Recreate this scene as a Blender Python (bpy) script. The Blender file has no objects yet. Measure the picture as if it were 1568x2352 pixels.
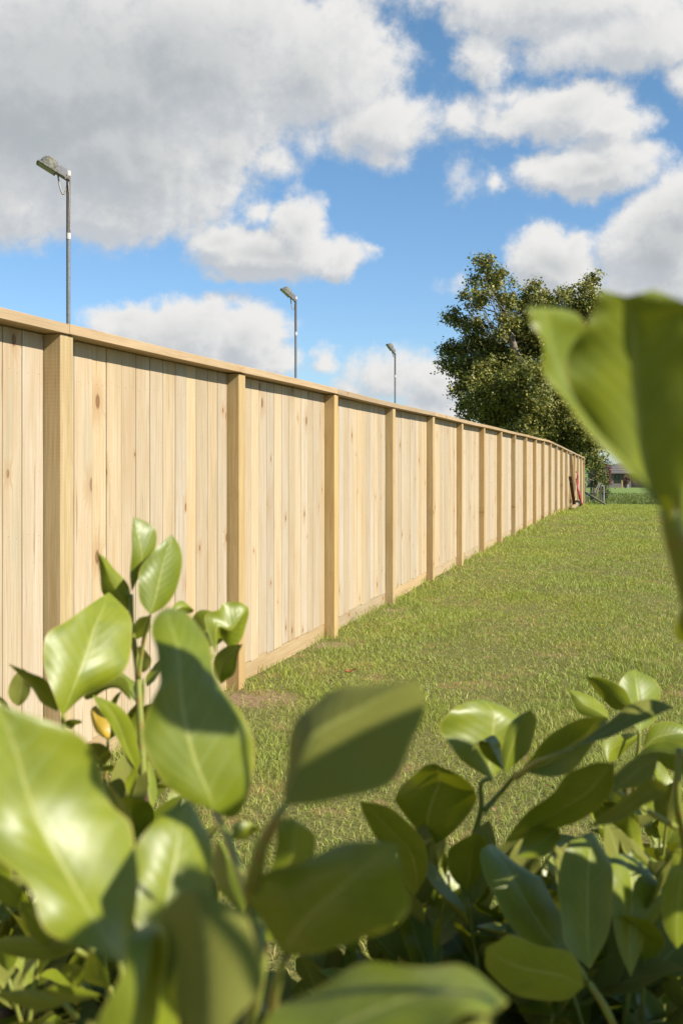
import bpy, math, random
import numpy as np
from mathutils import Vector, Matrix
R = math.radians
SC = bpy.context.scene
COL = SC.collection

# ------------------------------------------------------------------ camera
FPX, CX, HY = 2600.0, 784.0, 1064.0          # photo reading grid is 1568 x 2352
EYE = 1.257
cam_d = bpy.data.cameras.new('camera'); cam = bpy.data.objects.new('camera', cam_d); COL.objects.link(cam)
cam.location = (0, 0, EYE); cam.rotation_euler = (R(90), 0, 0)
cam_d.sensor_fit = 'HORIZONTAL'; cam_d.sensor_width = 14.9
cam_d.lens = FPX / 1568 * 14.9
cam_d.shift_y = -(1176 - HY) / 1568
cam_d.clip_start = 0.02; cam_d.clip_end = 20000
cam_d.dof.use_dof = True; cam_d.dof.focus_distance = 7.5; cam_d.dof.aperture_fstop = 7.4
cam_d.dof.aperture_blades = 7
SC.camera = cam
SC.render.engine = 'CYCLES'
SC.render.resolution_x = 682; SC.render.resolution_y = 1024
SC.view_settings.view_transform = 'Standard'; SC.view_settings.look = 'None'
SC.view_settings.exposure = 0.75; SC.view_settings.gamma = 1
SC.cycles.max_bounces = 8; SC.cycles.transmission_bounces = 4

# ------------------------------------------------------------------ sun and sky
SUN_AZ, SUN_EL = 118.0, 38.0                  # clockwise from +Y
sd = Vector((math.sin(R(SUN_AZ)) * math.cos(R(SUN_EL)), math.cos(R(SUN_AZ)) * math.cos(R(SUN_EL)), math.sin(R(SUN_EL))))
ld = bpy.data.lights.new('sun', 'SUN'); ld.energy = 5.0; ld.angle = R(0.5); ld.color = (1.0, 0.94, 0.84)
lo = bpy.data.objects.new('sun', ld); COL.objects.link(lo); lo.rotation_euler = sd.to_track_quat('Z', 'Y').to_euler()

W = bpy.data.worlds.new('World'); SC.world = W; W.use_nodes = True
class NT:
    """tiny helper around a node tree"""
    def __init__(s, t): s.t = t
    def n(s, typ, **kw):
        nd = s.t.nodes.new(typ)
        for k, v in kw.items(): setattr(nd, k, v)
        return nd
    def put(s, sock, v):
        if isinstance(v, bpy.types.NodeSocket): s.t.links.new(v, sock)
        elif v is not None: sock.default_value = v
    def m(s, op, a, b=None, c=None, clamp=False):
        nd = s.n('ShaderNodeMath', operation=op, use_clamp=clamp)
        s.put(nd.inputs[0], a); s.put(nd.inputs[1], b); s.put(nd.inputs[2], c)
        return nd.outputs[0]
    def vm(s, op, a, b=None, out=0):
        nd = s.n('ShaderNodeVectorMath', operation=op)
        s.put(nd.inputs[0], a)
        if op == 'SCALE': s.put(nd.inputs['Scale'], b)
        else: s.put(nd.inputs[1], b)
        return nd.outputs[out]
    def ss(s, v, lo, hi, a=0.0, b=1.0, smooth=True):
        nd = s.n('ShaderNodeMapRange', interpolation_type='SMOOTHSTEP' if smooth else 'LINEAR')
        s.put(nd.inputs[0], v); s.put(nd.inputs[1], lo); s.put(nd.inputs[2], hi); s.put(nd.inputs[3], a); s.put(nd.inputs[4], b)
        return nd.outputs[0]
    def noise(s, vec, scale, detail=3, rough=.5, dist=0.0, out=0):
        nd = s.n('ShaderNodeTexNoise'); s.put(nd.inputs['Vector'], vec)
        nd.inputs['Scale'].default_value = scale; nd.inputs['Detail'].default_value = detail
        nd.inputs['Roughness'].default_value = rough; nd.inputs['Distortion'].default_value = dist
        return nd.outputs[out]
    def mix(s, f, a, b, blend='MIX'):
        nd = s.n('ShaderNodeMix', data_type='RGBA', blend_type=blend)
        s.put(nd.inputs[0], f); s.put(nd.inputs[6], a); s.put(nd.inputs[7], b)
        return nd.outputs[2]
    def comb(s, x, y, z):
        nd = s.n('ShaderNodeCombineXYZ'); s.put(nd.inputs[0], x); s.put(nd.inputs[1], y); s.put(nd.inputs[2], z)
        return nd.outputs[0]

def c4(r, g, b): return (r, g, b, 1.0)

def px_dir(x, y):                             # photo reading -> azimuth, elevation
    X = (x - CX) / FPX; Z = (HY - y) / FPX
    return math.atan2(X, 1.0), math.atan2(Z, math.hypot(X, 1.0))

# clouds: heading and elevation of each puff, radii, tilt, thickness
CLOUDS = [
 (120, 200, 640, 330, 8, 1.25), (240, 330, 400, 240, -8, 1.1), (-60, 430, 330, 170, 0, .9), (420, 130, 520, 240, 0, 1.0),
 (270, 490, 230, 90, 0, .75), (700, 140, 310, 190, -12, .75), (850, 290, 230, 95, 14, .6), (870, 360, 90, 40, 0, .35),
 (520, 330, 130, 110, 20, .7), (1050, 260, 110, 60, 0, .42),
 (1240, 0, 480, 100, -4, .60), (1430, 90, 300, 95, 0, .60), (1110, 120, 100, 75, 0, .42), (1180, 205, 90, 50, 0, .24), (1580, 180, 70, 60, 0, .4),
 (1300, 245, 170, 72, 4, .7), (1330, 215, 60, 55, 0, .5), (1390, 275, 120, 50, 0, .5), (1180, 275, 120, 60, 0, .45),
 (1350, 380, 190, 75, -4, .8), (1390, 330, 80, 45, 0, .5), (1142, 405, 30, 34, 0, .25), (1060, 400, 60, 60, 0, .16),
 (620, 385, 80, 55, -20, .34),
 (620, 585, 230, 72, 4, .85), (680, 525, 100, 85, 0, .7), (590, 490, 40, 60, 0, .34), (780, 600, 100, 48, 12, .6), (500, 560, 110, 65, 0, .6), (850, 575, 30, 22, 0, .3), (470, 640, 50, 30, 0, .25),
 (1270, 605, 150, 100, -14, .9), (1330, 560, 80, 60, 0, .55), (1200, 560, 60, 50, 0, .25),
 (1530, 560, 160, 150, 0, 1.0), (1570, 480, 110, 100, 0, .8), (1470, 650, 110, 60, 0, .45), (1560, 660, 140, 90, 0, .7),
 (400, 770, 260, 85, 4, .75), (560, 790, 130, 115, 0, .75), (470, 730, 80, 50, 0, .5), (300, 740, 130, 50, 0, .5), (620, 830, 90, 60, 0, .6),
 (740, 825, 55, 40, 0, .34), (900, 860, 140, 75, 0, .5), (1000, 880, 120, 70, 0, .6), (980, 945, 160, 55, 0, .6), (800, 900, 90, 40, 0, .3), (1050, 640, 50, 40, 0, .18),
]
g = bpy.data.node_groups.new('cloud_density', 'ShaderNodeTree')
g.interface.new_socket('Vector', in_out='INPUT', socket_type='NodeSocketVector')
g.interface.new_socket('Density', in_out='OUTPUT', socket_type='NodeSocketFloat')
g.interface.new_socket('Thick', in_out='OUTPUT', socket_type='NodeSocketFloat')
G = NT(g); gi = G.n('NodeGroupInput'); go = G.n('NodeGroupOutput')
P0 = gi.outputs[0]
n1 = G.noise(P0, 9, 2, .5, out=1); w1 = G.vm('SCALE', G.vm('SUBTRACT', n1, (.5, .5, .5)), .034)
n2 = G.noise(P0, 34, 4, .6, out=1); w2 = G.vm('SCALE', G.vm('SUBTRACT', n2, (.5, .5, .5)), .024)
PW = G.vm('ADD', G.vm('ADD', P0, w1), w2)
PW = G.vm('MULTIPLY', PW, (1, 1, 0))
acc = None
for (x, y, rx, ry, rot, wgt) in CLOUDS:
    a, e = px_dir(x, y)
    mp = G.n('ShaderNodeMapping', vector_type='TEXTURE')
    G.put(mp.inputs[0], PW); mp.inputs[1].default_value = (a, e, 0); mp.inputs[2].default_value = (0, 0, R(rot))
    mp.inputs[3].default_value = (rx / FPX, ry / FPX, 1)
    ln = G.vm('LENGTH', mp.outputs[0], out=1)
    v = G.m('MULTIPLY_ADD', ln, -wgt, wgt)
    if acc is None: acc = v
    else:
        nd = G.n('ShaderNodeMath', operation='SMOOTH_MAX'); G.put(nd.inputs[0], acc); G.put(nd.inputs[1], v); nd.inputs[2].default_value = .12
        acc = nd.outputs[0]
# elsewhere in the sky: scattered cumulus
away = G.ss(G.vm('DISTANCE', P0, (0.0, 0.10, 0), out=1), .42, .60)
lowf = G.m('MULTIPLY_ADD', G.noise(P0, 3.2, 3, .5), 3.4, -2.15)
acc = G.m('MAXIMUM', acc, G.m('SUBTRACT', lowf, G.m('MULTIPLY_ADD', away, -3, 3)))
fb = G.noise(P0, 20, 8, .56, dist=.3)
fb2 = G.noise(P0, 90, 4, .6)
dn = G.m('ADD', G.m('ADD', acc, G.m('MULTIPLY_ADD', fb, .62, -.33)), G.m('MULTIPLY_ADD', fb2, .20, -.10))
G.put(go.inputs[0], dn); G.put(go.inputs[1], acc)

T = NT(W.node_tree); T.t.nodes.clear()
sky = T.n('ShaderNodeTexSky', sky_type='NISHITA'); sky.sun_disc = False
sky.sun_elevation = R(SUN_EL); sky.sun_rotation = R(SUN_AZ); sky.air_density = 1.0; sky.dust_density = .3; sky.ozone_density = 2.6
tc = T.n('ShaderNodeTexCoord'); sx = T.n('ShaderNodeSeparateXYZ'); T.put(sx.inputs[0], tc.outputs['Generated'])
dx, dy, dz = sx.outputs
az = T.m('ARCTAN2', dx, dy)
el = T.m('ARCTAN2', dz, T.m('SQRT', T.m('ADD', T.m('MULTIPLY', dx, dx), T.m('MULTIPLY', dy, dy))))
P = T.comb(az, el, 0.0)
def dens(vec):
    nd = T.n('ShaderNodeGroup'); nd.node_tree = g; T.put(nd.inputs[0], vec); return nd.outputs
d0, th0 = dens(P)
d1, th1 = dens(T.vm('ADD', P, (.009, .016, 0)))
mask = T.ss(d0, -.03, .27)
relief = T.m('SUBTRACT', d0, d1)                         # >0 where the side towards the sun is clearer
lit = T.ss(relief, -.30, .24)
thick = T.ss(T.m('ADD', th0, T.m('MULTIPLY', T.noise(P, 13, 4, .55), .3)), .42, 1.08)
base = T.mix(lit, c4(.62, .66, .71), c4(.97, .96, .94))
base = T.mix(T.m('MULTIPLY', thick, T.m('MULTIPLY_ADD', lit, -.35, 1.0)), base, c4(.50, .54, .57))
SKYK = .0775
bg1 = T.n('ShaderNodeBackground'); bg1.inputs[1].default_value = SKYK
hz = T.ss(el, .0, .42)
T.put(bg1.inputs[0], T.mix(1.0, sky.outputs[0], T.mix(hz, c4(.80, .96, 1.18), c4(.80, 1.04, 1.10)), 'MULTIPLY'))
bg2 = T.n('ShaderNodeBackground'); T.put(bg2.inputs[0], base); bg2.inputs[1].default_value = .525
ms = T.n('ShaderNodeMixShader'); T.put(ms.inputs[0], T.m('MULTIPLY', mask, T.ss(el, -.02, .03)))
T.put(ms.inputs[1], bg1.outputs[0]); T.put(ms.inputs[2], bg2.outputs[0])
wo = T.n('ShaderNodeOutputWorld'); T.put(wo.inputs[0], ms.outputs[0])

# ------------------------------------------------------------------ helpers
rng = np.random.default_rng(7); random.seed(11)
def tag(o, label=None, cat=None, group=None, kind=None):
    if label: o['label'] = label
    if cat: o['category'] = cat
    if group: o['group'] = group
    if kind: o['kind'] = kind
    return o
def empty(name, loc=(0, 0, 0), rz=0):
    o = bpy.data.objects.new(name, None); COL.objects.link(o); o.location = loc; o.rotation_euler = (0, 0, rz)
    o.empty_display_size = .1
    return o
class MB:
    def __init__(s): s.v = []; s.f = []; s.tint = []; s.smooth = False
    def add(s, vs, fs, tint=(.5, .5, .5)):
        b = len(s.v); s.v += [tuple(p) for p in vs]; s.f += [tuple(i + b for i in q) for q in fs]; s.tint += [tint] * len(vs)
    def box(s, x0, x1, y0, y1, z0, z1, tint=(.5, .5, .5), top=None):
        """box; z0/z1 may be (start,end) pairs along x for sloping ground"""
        za, zb = (z0 if isinstance(z0, tuple) else (z0, z0)); zc, zd = (z1 if isinstance(z1, tuple) else (z1, z1))
        vs = [(x0, y0, za), (x1, y0, zb), (x1, y1, zb), (x0, y1, za), (x0, y0, zc), (x1, y0, zd), (x1, y1, zd), (x0, y1, zc)]
        s.add(vs, [(0, 3, 2, 1), (4, 5, 6, 7), (0, 1, 5, 4), (1, 2, 6, 5), (2, 3, 7, 6), (3, 0, 4, 7)], tint)
    def tube(s, pts, rad, n=8, tint=(.5, .5, .5), cap=True):
        pts = [Vector(p) for p in pts]; k = len(pts)
        rad = rad if isinstance(rad, (list, tuple)) else [rad] * k
        up = Vector((.3, .2, .93)); vs = []; fs = []
        for i, p in enumerate(pts):
            d = (pts[min(i + 1, k - 1)] - pts[max(i - 1, 0)]).normalized()
            a = d.cross(up)
            if a.length < .05: a = d.cross(Vector((1, 0, 0)))
            a.normalize(); b = d.cross(a)
            for j in range(n):
                t = 2 * math.pi * j / n
                vs.append(p + (a * math.cos(t) + b * math.sin(t)) * rad[i])
        for i in range(k - 1):
            for j in range(n):
                fs.append((i * n + j, i * n + (j + 1) % n, (i + 1) * n + (j + 1) % n, (i + 1) * n + j))
        if cap: fs.append(tuple(range(n - 1, -1, -1))); fs.append(tuple((k - 1) * n + j for j in range(n)))
        s.add(vs, fs, tint)
    def bar(s, a, b, w, h, tint=(.5, .5, .5), roll=0.0):
        a = Vector(a); b = Vector(b); d = (b - a).normalized(); u = Vector((0, 0, 1))
        if abs(d.z) > .97: u = Vector((0, 1, 0))
        x = d.cross(u).normalized(); y = x.cross(d)
        if roll: q = Matrix.Rotation(roll, 3, d); x = q @ x; y = q @ y
        vs = []
        for p in (a, b):
            for sx_, sy_ in ((-1, -1), (1, -1), (1, 1), (-1, 1)): vs.append(p + x * sx_ * w / 2 + y * sy_ * h / 2)
        s.add(vs, [(0, 1, 2, 3), (7, 6, 5, 4), (0, 4, 5, 1), (1, 5, 6, 2), (2, 6, 7, 3), (3, 7, 4, 0)], tint)
    def build(s, name, mat, parent=None, bevel=0.0, smooth=False):
        me = bpy.data.meshes.new(name); me.from_pydata(s.v, [], s.f)
        at = me.color_attributes.new('tint', 'FLOAT_COLOR', 'POINT')
        at.data.foreach_set('color', np.array([(a, b, c, 1.0) for a, b, c in s.tint], dtype=np.float32).ravel())
        me.materials.append(mat); o = bpy.data.objects.new(name, me); COL.objects.link(o)
        if parent: o.parent = parent
        if smooth: me.polygons.foreach_set('use_smooth', [True] * len(me.polygons))
        if bevel:
            md = o.modifiers.new('bevel', 'BEVEL'); md.width = bevel; md.segments = 1; md.limit_method = 'ANGLE'
        me.update()
        return o
def fast_mesh(name, V, F, mat, parent=None, tint=None, smooth=False):
    """V (n,3), F (m,k) arrays"""
    me = bpy.data.meshes.new(name); n, (m, k) = len(V), F.shape
    me.vertices.add(n); me.vertices.foreach_set('co', V.astype(np.float32).ravel())
    me.loops.add(m * k); me.loops.foreach_set('vertex_index', F.astype(np.int32).ravel())
    me.polygons.add(m); me.polygons.foreach_set('loop_start', (np.arange(m) * k).astype(np.int32))
    if smooth: me.polygons.foreach_set('use_smooth', np.ones(m, dtype=bool))
    me.update(calc_edges=True)
    if tint is not None:
        at = me.color_attributes.new('tint', 'FLOAT_COLOR', 'POINT')
        at.data.foreach_set('color', np.concatenate([tint, np.ones((n, 1))], 1).astype(np.float32).ravel())
    me.materials.append(mat); o = bpy.data.objects.new(name, me); COL.objects.link(o)
    if parent: o.parent = parent
    return o
def at(x, y, z):                               # photo reading at distance z ahead -> point of the place
    return Vector(((x - CX) / FPX * z, z, EYE + (HY - y) / FPX * z))
def gz(y): return float(np.interp(y, [-50, 27, 43, 200, 320, 9000], [0, 0, -.33, -3.05, -3.6, -3.6]))
gzv = lambda y: np.interp(y, [-50, 27, 43, 200, 320, 9000], [0, 0, -.33, -3.05, -3.6, -3.6])

# ------------------------------------------------------------------ materials
def mat(name):
    m = bpy.data.materials.new(name); m.use_nodes = True; m.node_tree.nodes.clear()
    t = NT(m.node_tree); p = t.n('ShaderNodeBsdfPrincipled'); o = t.n('ShaderNodeOutputMaterial'); t.put(o.inputs[0], p.outputs[0])
    return m, t, p, o
def attr(t):
    a = t.n('ShaderNodeAttribute', attribute_name='tint'); s = t.n('ShaderNodeSeparateColor'); t.put(s.inputs[0], a.outputs['Color']); return s.outputs
def bump(t, p, h, strength=.3, dist=.002):
    b = t.n('ShaderNodeBump'); b.inputs['Strength'].default_value = strength; b.inputs['Distance'].default_value = dist
    t.put(b.inputs['Height'], h); t.put(p.inputs['Normal'], b.outputs[0])

def wood(name, A, B, C, along='z', saw=False, knots=True, hue=.5):
    m, t, p, o = mat(name)
    tcn = t.n('ShaderNodeTexCoord'); s = t.n('ShaderNodeSeparateXYZ'); t.put(s.inputs[0], tcn.outputs['Object'])
    x, y, z = s.outputs; r, g_, b_ = attr(t)
    if along == 'z': u, v, w = x, z, y
    else: u, v, w = z, x, y
    off = t.comb(t.m('MULTIPLY', r, 37.0), t.m('MULTIPLY', g_, 91.0), t.m('MULTIPLY', b_, 53.0))
    base = t.vm('ADD', t.comb(u, v, w), off)
    # knots
    kc = t.vm('MULTIPLY', base, (5.2, 1.25, 0.0))
    vo = t.n('ShaderNodeTexVoronoi', feature='F1'); t.put(vo.inputs['Vector'], kc); vo.inputs['Scale'].default_value = 1.0; vo.inputs['Randomness'].default_value = 1.0
    kd = t.vm('MULTIPLY', t.vm('SUBTRACT', kc, vo.outputs['Position']), (1 / 5.2, 1 / 1.25 * .62, 0))
    kl = t.vm('LENGTH', kd, out=1)
    rs = t.n('ShaderNodeSeparateColor'); t.put(rs.inputs[0], vo.outputs['Color'])
    krad = t.m('MULTIPLY_ADD', t.m('POWER', rs.outputs[0], 2.0), .016, .005)
    has = t.m('GREATER_THAN', rs.outputs[1], .32)
    kn = t.m('MULTIPLY', t.ss(t.m('DIVIDE', kl, krad), .55, 1.25, 1, 0), has)
    kn_in = t.m('MULTIPLY', t.ss(t.m('DIVIDE', kl, krad), .25, .75, 1, 0), has)
    halo = t.m('MULTIPLY', t.ss(t.m('DIVIDE', kl, krad), .9, 4.5, 1, 0), has)
    # grain bends round the knots
    bend = t.vm('ADD', base, t.vm('SCALE', kd, t.m('MULTIPLY', halo, 1.2)))
    wob = t.vm('MULTIPLY', t.vm('SUBTRACT', t.noise(t.vm('MULTIPLY', base, (3, .9, 3)), 1.0, 2, .5, out=1), (.5, .5, .5)), (.05, 0, .05))
    gr = t.vm('MULTIPLY', t.vm('ADD', bend, wob), (1, .018, 1))
    g1 = t.noise(gr, 95, 4, .6); g2 = t.noise(gr, 330, 3, .6); g3 = t.noise(t.vm('MULTIPLY', base, (1, .25, 1)), 6, 3, .55)
    f = t.ss(t.m('ADD', t.m('MULTIPLY', g1, .65), t.m('MULTIPLY', g2, .35)), .36, .66)
    col = t.mix(f, c4(*A), c4(*B))
    col = t.mix(t.ss(g3, .42, .72, 0, .55), col, c4(*C))
    # board to board difference
    tone = t.m('MULTIPLY_ADD', g_, .22, .87)
    tc3 = t.comb(t.m('MULTIPLY', tone, t.m('MULTIPLY_ADD', r, .10, .95)), tone, t.m('MULTIPLY', tone, t.m('MULTIPLY_ADD', r, -.22, 1.10)))
    col = t.mix(1.0, col, tc3, 'MULTIPLY')
    if knots:
        col = t.mix(t.m('MULTIPLY', halo, .42), col, c4(.30, .165, .06))
        col = t.mix(t.m('MULTIPLY', kn, .85), col, c4(.13, .055, .018))
        col = t.mix(t.m('MULTIPLY', kn_in, .45), col, c4(.26, .15, .065))
    # dark resin streaks and small dents
    st = t.noise(t.vm('MULTIPLY', base, (1, .06, 1)), 42, 2, .4)
    col = t.mix(t.ss(st, .66, .78, 0, .55), col, c4(.20, .12, .055))
    stn = t.noise(t.vm('MULTIPLY', base, (1, .16, 1)), 9, 4, .6)
    col = t.mix(t.ss(stn, .56, .74, 0, .40), col, c4(.29, .27, .185))
    col = t.mix(t.m('MULTIPLY', t.ss(t.noise(base, 26, 4, .7), .60, .78), .35), col, c4(.30, .19, .085))
    col = t.mix(t.m('GREATER_THAN', b_, 1.5), col, c4(.16, .10, .06))
    h = t.m('ADD', t.m('MULTIPLY', g2, .5), t.m('MULTIPLY', g1, .5))
    if saw:
        wv = t.n('ShaderNodeTexWave', wave_type='BANDS', bands_direction='Y'); t.put(wv.inputs['Vector'], base)
        wv.inputs['Scale'].default_value = 22; wv.inputs['Distortion'].default_value = 1.5; wv.inputs['Detail Scale'].default_value = 2
        k = t.m('MULTIPLY', wv.outputs['Fac'], t.ss(g3, .4, .55))
        col = t.mix(t.m('MULTIPLY', k, .09), col, c4(.36, .23, .10)); h = t.m('ADD', h, t.m('MULTIPLY', k, .3))
    t.put(p.inputs['Base Color'], col); p.inputs['Roughness'].default_value = .72; p.inputs['Specular IOR Level'].default_value = .25
    bump(t, p, h, .35, .0012)
    return m
M = {}
M['paling'] = wood('pine_paling', (0.363, 0.274, 0.167), (0.457, 0.369, 0.259), (0.367, 0.254, 0.142))
M['post'] = wood('pine_post', (0.354, 0.242, 0.102), (0.466, 0.345, 0.177), (0.344, 0.211, 0.081), saw=True)
M['cap'] = wood('pine_cap', (0.317, 0.225, 0.128), (0.406, 0.297, 0.184), (0.329, 0.222, 0.121), along='x')
M['plinth'] = wood('pine_plinth', (0.329, 0.234, 0.127), (0.412, 0.311, 0.184), (0.317, 0.216, 0.114), along='x')
M['old_wood'] = wood('weathered_wood', (0.095, 0.085, 0.063), (0.171, 0.152, 0.114), (0.076, 0.073, 0.054), knots=False)
M['dark_board'] = wood('dark_board', (0.048, 0.021, 0.011), (0.076, 0.035, 0.016), (0.032, 0.016, 0.010), knots=False)

def simple(name, col, rough=.6, metal=0.0, nscale=40, namt=.25, spec=.4, col2=None, thr=(.45, .65), bmp=.0):
    m, t, p, o = mat(name); tcn = t.n('ShaderNodeTexCoord')
    n_ = t.noise(tcn.outputs['Object'], nscale, 4, .6)
    c2 = col2 or tuple(c * (1 - namt) for c in col)
    t.put(p.inputs['Base Color'], t.mix(t.ss(n_, *thr), c4(*col), c4(*c2)))
    p.inputs['Roughness'].default_value = rough; p.inputs['Metallic'].default_value = metal; p.inputs['Specular IOR Level'].default_value = spec
    if bmp: bump(t, p, n_, .5, bmp)
    return m
M['galv'] = simple('galvanised_steel', (0.198, 0.198, 0.194), .5, .35, 30, .25)
M['galv_brown'] = simple('weathered_pole_paint', (0.139, 0.115, 0.099), .6, .1, 25, .25)
M['tape'] = simple('white_tape', (0.515, 0.475, 0.436), .6, 0, 60, .12)
M['lichen'] = simple('lichened_housing', (0.179, 0.179, 0.165), .75, .1, 26, 0, col2=(0.120, 0.105, 0.055), thr=(.44, .58), bmp=.006)
M['housing'] = simple('grey_housing', (0.198, 0.191, 0.198), .55, .2, 20, .2)
M['cable'] = simple('pale_conduit', (0.363, 0.330, 0.277), .6, 0, 40, .3)
M['glass'] = simple('lamp_glass', (0.079, 0.086, 0.086), .15, 0, 10, .2, spec=.8)
M['rustlabel'] = simple('red_label', (0.297, 0.092, 0.066), .6, 0, 60, 0, col2=(0.462, 0.396, 0.330), thr=(.5, .56))
M['red'] = simple('red_paint', (0.264, 0.019, 0.025), .4, 0, 20, .25, spec=.5)
M['rubber'] = simple('black_rubber', (0.015, 0.015, 0.016), .8, 0, 60, .3)
M['rim'] = simple('rim_metal', (0.330, 0.277, 0.198), .5, .3, 40, .3)
M['white'] = simple('white_plastic', (0.370, 0.370, 0.361), .5, 0, 30, .1)
M['render_wall'] = simple('beige_wall', (0.155, 0.136, 0.115), .85, 0, 2, .12)
M['dark_glass'] = simple('window_glass', (0.013, 0.017, 0.019), .1, 0, 4, .3, spec=.9)
M['trim'] = simple('brown_trim', (0.030, 0.019, 0.017), .6, 0, 5, .2)
M['twig'] = simple('woody_stem', (0.086, 0.049, 0.023), .8, 0, 120, .4, bmp=.001)
M['green_stem'] = simple('green_stem', (0.198, 0.217, 0.036), .5, 0, 90, .25, col2=(0.238, 0.165, 0.033), thr=(.5, .7))
M['bark'] = simple('grey_bark', (0.132, 0.106, 0.076), .9, 0, 9, .5, bmp=.01)
M['pale_bark'] = simple('pale_bark', (0.224, 0.185, 0.132), .9, 0, 9, .4, bmp=.01)
M['soil'] = simple('bare_soil', (0.217, 0.132, 0.073), .95, 0, 20, .45, bmp=.01)
M['clip'] = simple('dry_clippings', (0.172, 0.086, 0.036), .9, 0, 30, 0, col2=(0.304, 0.211, 0.099))
M['fallen'] = simple('fallen_leaf_brown', (0.238, 0.086, 0.023), .7, 0, 90, .4)
M['petal'] = simple('yellow_petal', (0.495, 0.370, 0.019), .6, 0, 30, .1)
M['nail'] = simple('nail_head', (0.106, 0.079, 0.060), .5, .4, 30, .2)

def roof_mat():
    m, t, p, o = mat('tile_roof'); tcn = t.n('ShaderNodeTexCoord'); s = t.n('ShaderNodeSeparateXYZ'); t.put(s.inputs[0], tcn.outputs['Object'])
    f = t.m('FRACT', t.m('MULTIPLY', s.outputs[2], 3.4))
    n_ = t.noise(tcn.outputs['Object'], 4, 3)
    col = t.mix(t.ss(n_, .35, .65), c4(0.056, 0.044, 0.038), c4(0.083, 0.066, 0.056))
    col = t.mix(t.ss(f, .72, .80), col, c4(0.195, 0.193, 0.170))
    t.put(p.inputs['Base Color'], col); p.inputs['Roughness'].default_value = .8
    bump(t, p, f, .6, .03)
    return m
M['roof'] = roof_mat()

def ground_mat():
    m, t, p, o = mat('lawn_soil'); ge = t.n('ShaderNodeNewGeometry'); pos = ge.outputs['Position']
    s = t.n('ShaderNodeSeparateXYZ'); t.put(s.inputs[0], pos)
    fine = t.noise(pos, 60, 5, .7); mid = t.noise(pos, 3.0, 4, .6); big = t.noise(pos, .35, 3, .5)
    c = t.mix(t.ss(fine, .35, .65), c4(0.079, 0.089, 0.026), c4(0.216, 0.191, 0.066))
    c = t.mix(t.ss(mid, .52, .70, 0, .8), c, c4(0.281, 0.179, 0.084))
    far = t.ss(s.outputs[1], 25, 60)
    fc = t.mix(t.ss(fine, .3, .7), c4(0.141, 0.202, 0.048), c4(0.206, 0.261, 0.075)); fc = t.mix(t.ss(mid, .45, .7, 0, .5), fc, c4(0.056, 0.122, 0.027))
    fc = t.mix(t.ss(big, .4, .65, 0, .6), fc, c4(0.159, 0.206, 0.056))
    c = t.mix(far, c, fc)
    # worn bare soil along the fence
    for (x, y, a, b) in ((-.52, 6.05, .42, .30), (-.05, 7.95, .24, .18), (.42, 9.8, .22, .18)):
        mp = t.n('ShaderNodeMapping', vector_type='TEXTURE'); t.put(mp.inputs[0], t.vm('ADD', pos, t.vm('SCALE', t.noise(pos, 6, 5, .65, out=1), .60)))
        mp.inputs[1].default_value = (x + .30, y + .30, .30); mp.inputs[3].default_value = (a, b, 5)
        k = t.ss(t.vm('LENGTH', mp.outputs[0], out=1), .45, 1.0, 1, 0)
        c = t.mix(k, c, t.mix(t.ss(fine, .4, .6), c4(0.299, 0.216, 0.123), c4(0.176, 0.119, 0.062)))
    t.put(p.inputs['Base Color'], c); p.inputs['Roughness'].default_value = .95; p.inputs['Specular IOR Level'].default_value = .1
    bump(t, p, fine, .7, .02)
    return m
M['ground'] = ground_mat()

def blade_mat(name, cols):
    m, t, p, o = mat(name); r, g_, b_ = attr(t)
    ge = t.n('ShaderNodeNewGeometry'); pos = ge.outputs['Position']
    mid = t.noise(pos, 1.6, 4, .6)
    c = t.mix(t.ss(r, 0, 1, smooth=False), c4(*cols[0]), c4(*cols[1]))
    c = t.mix(t.ss(t.m('ADD', r, t.m('MULTIPLY_ADD', mid, 1.3, -.65)), .78, .98), c, c4(*cols[2]))
    pt_ = t.noise(pos, 2.3, 5, .65); lg_ = t.noise(pos, .55, 3, .5)
    c = t.mix(t.ss(lg_, .38, .64, 0, .45), c, t.mix(1.0, c, c4(1.30, 1.12, .80), 'MULTIPLY'))
    c = t.mix(t.ss(pt_, .57, .70, 0, .62), c, c4(.30, .225, .085))
    c = t.mix(t.ss(g_, .0, .55, .35, 0), c, c4(*cols[3]))     # darker tone towards the blade's foot
    t.put(p.inputs['Base Color'], c); p.inputs['Roughness'].default_value = .5; p.inputs['Specular IOR Level'].default_value = .28
    tr = t.n('ShaderNodeBsdfTranslucent'); t.put(tr.inputs[0], t.mix(1.0, c, c4(1.1, 1.15, .55), 'MULTIPLY'))
    mx = t.n('ShaderNodeMixShader'); mx.inputs[0].default_value = .32; t.put(mx.inputs[1], p.outputs[0]); t.put(mx.inputs[2], tr.outputs[0]); t.put(o.inputs[0], mx.outputs[0])
    return m
M['blade'] = blade_mat('grass_blade', ((.205, .275, .042), (.360, .410, .080), (.47, .43, .15), (.17, .17, .055)))
M['longblade'] = blade_mat('long_grass_blade', ((.095, .135, .030), (.16, .205, .055), (.28, .28, .11), (.08, .10, .028)))

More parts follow.
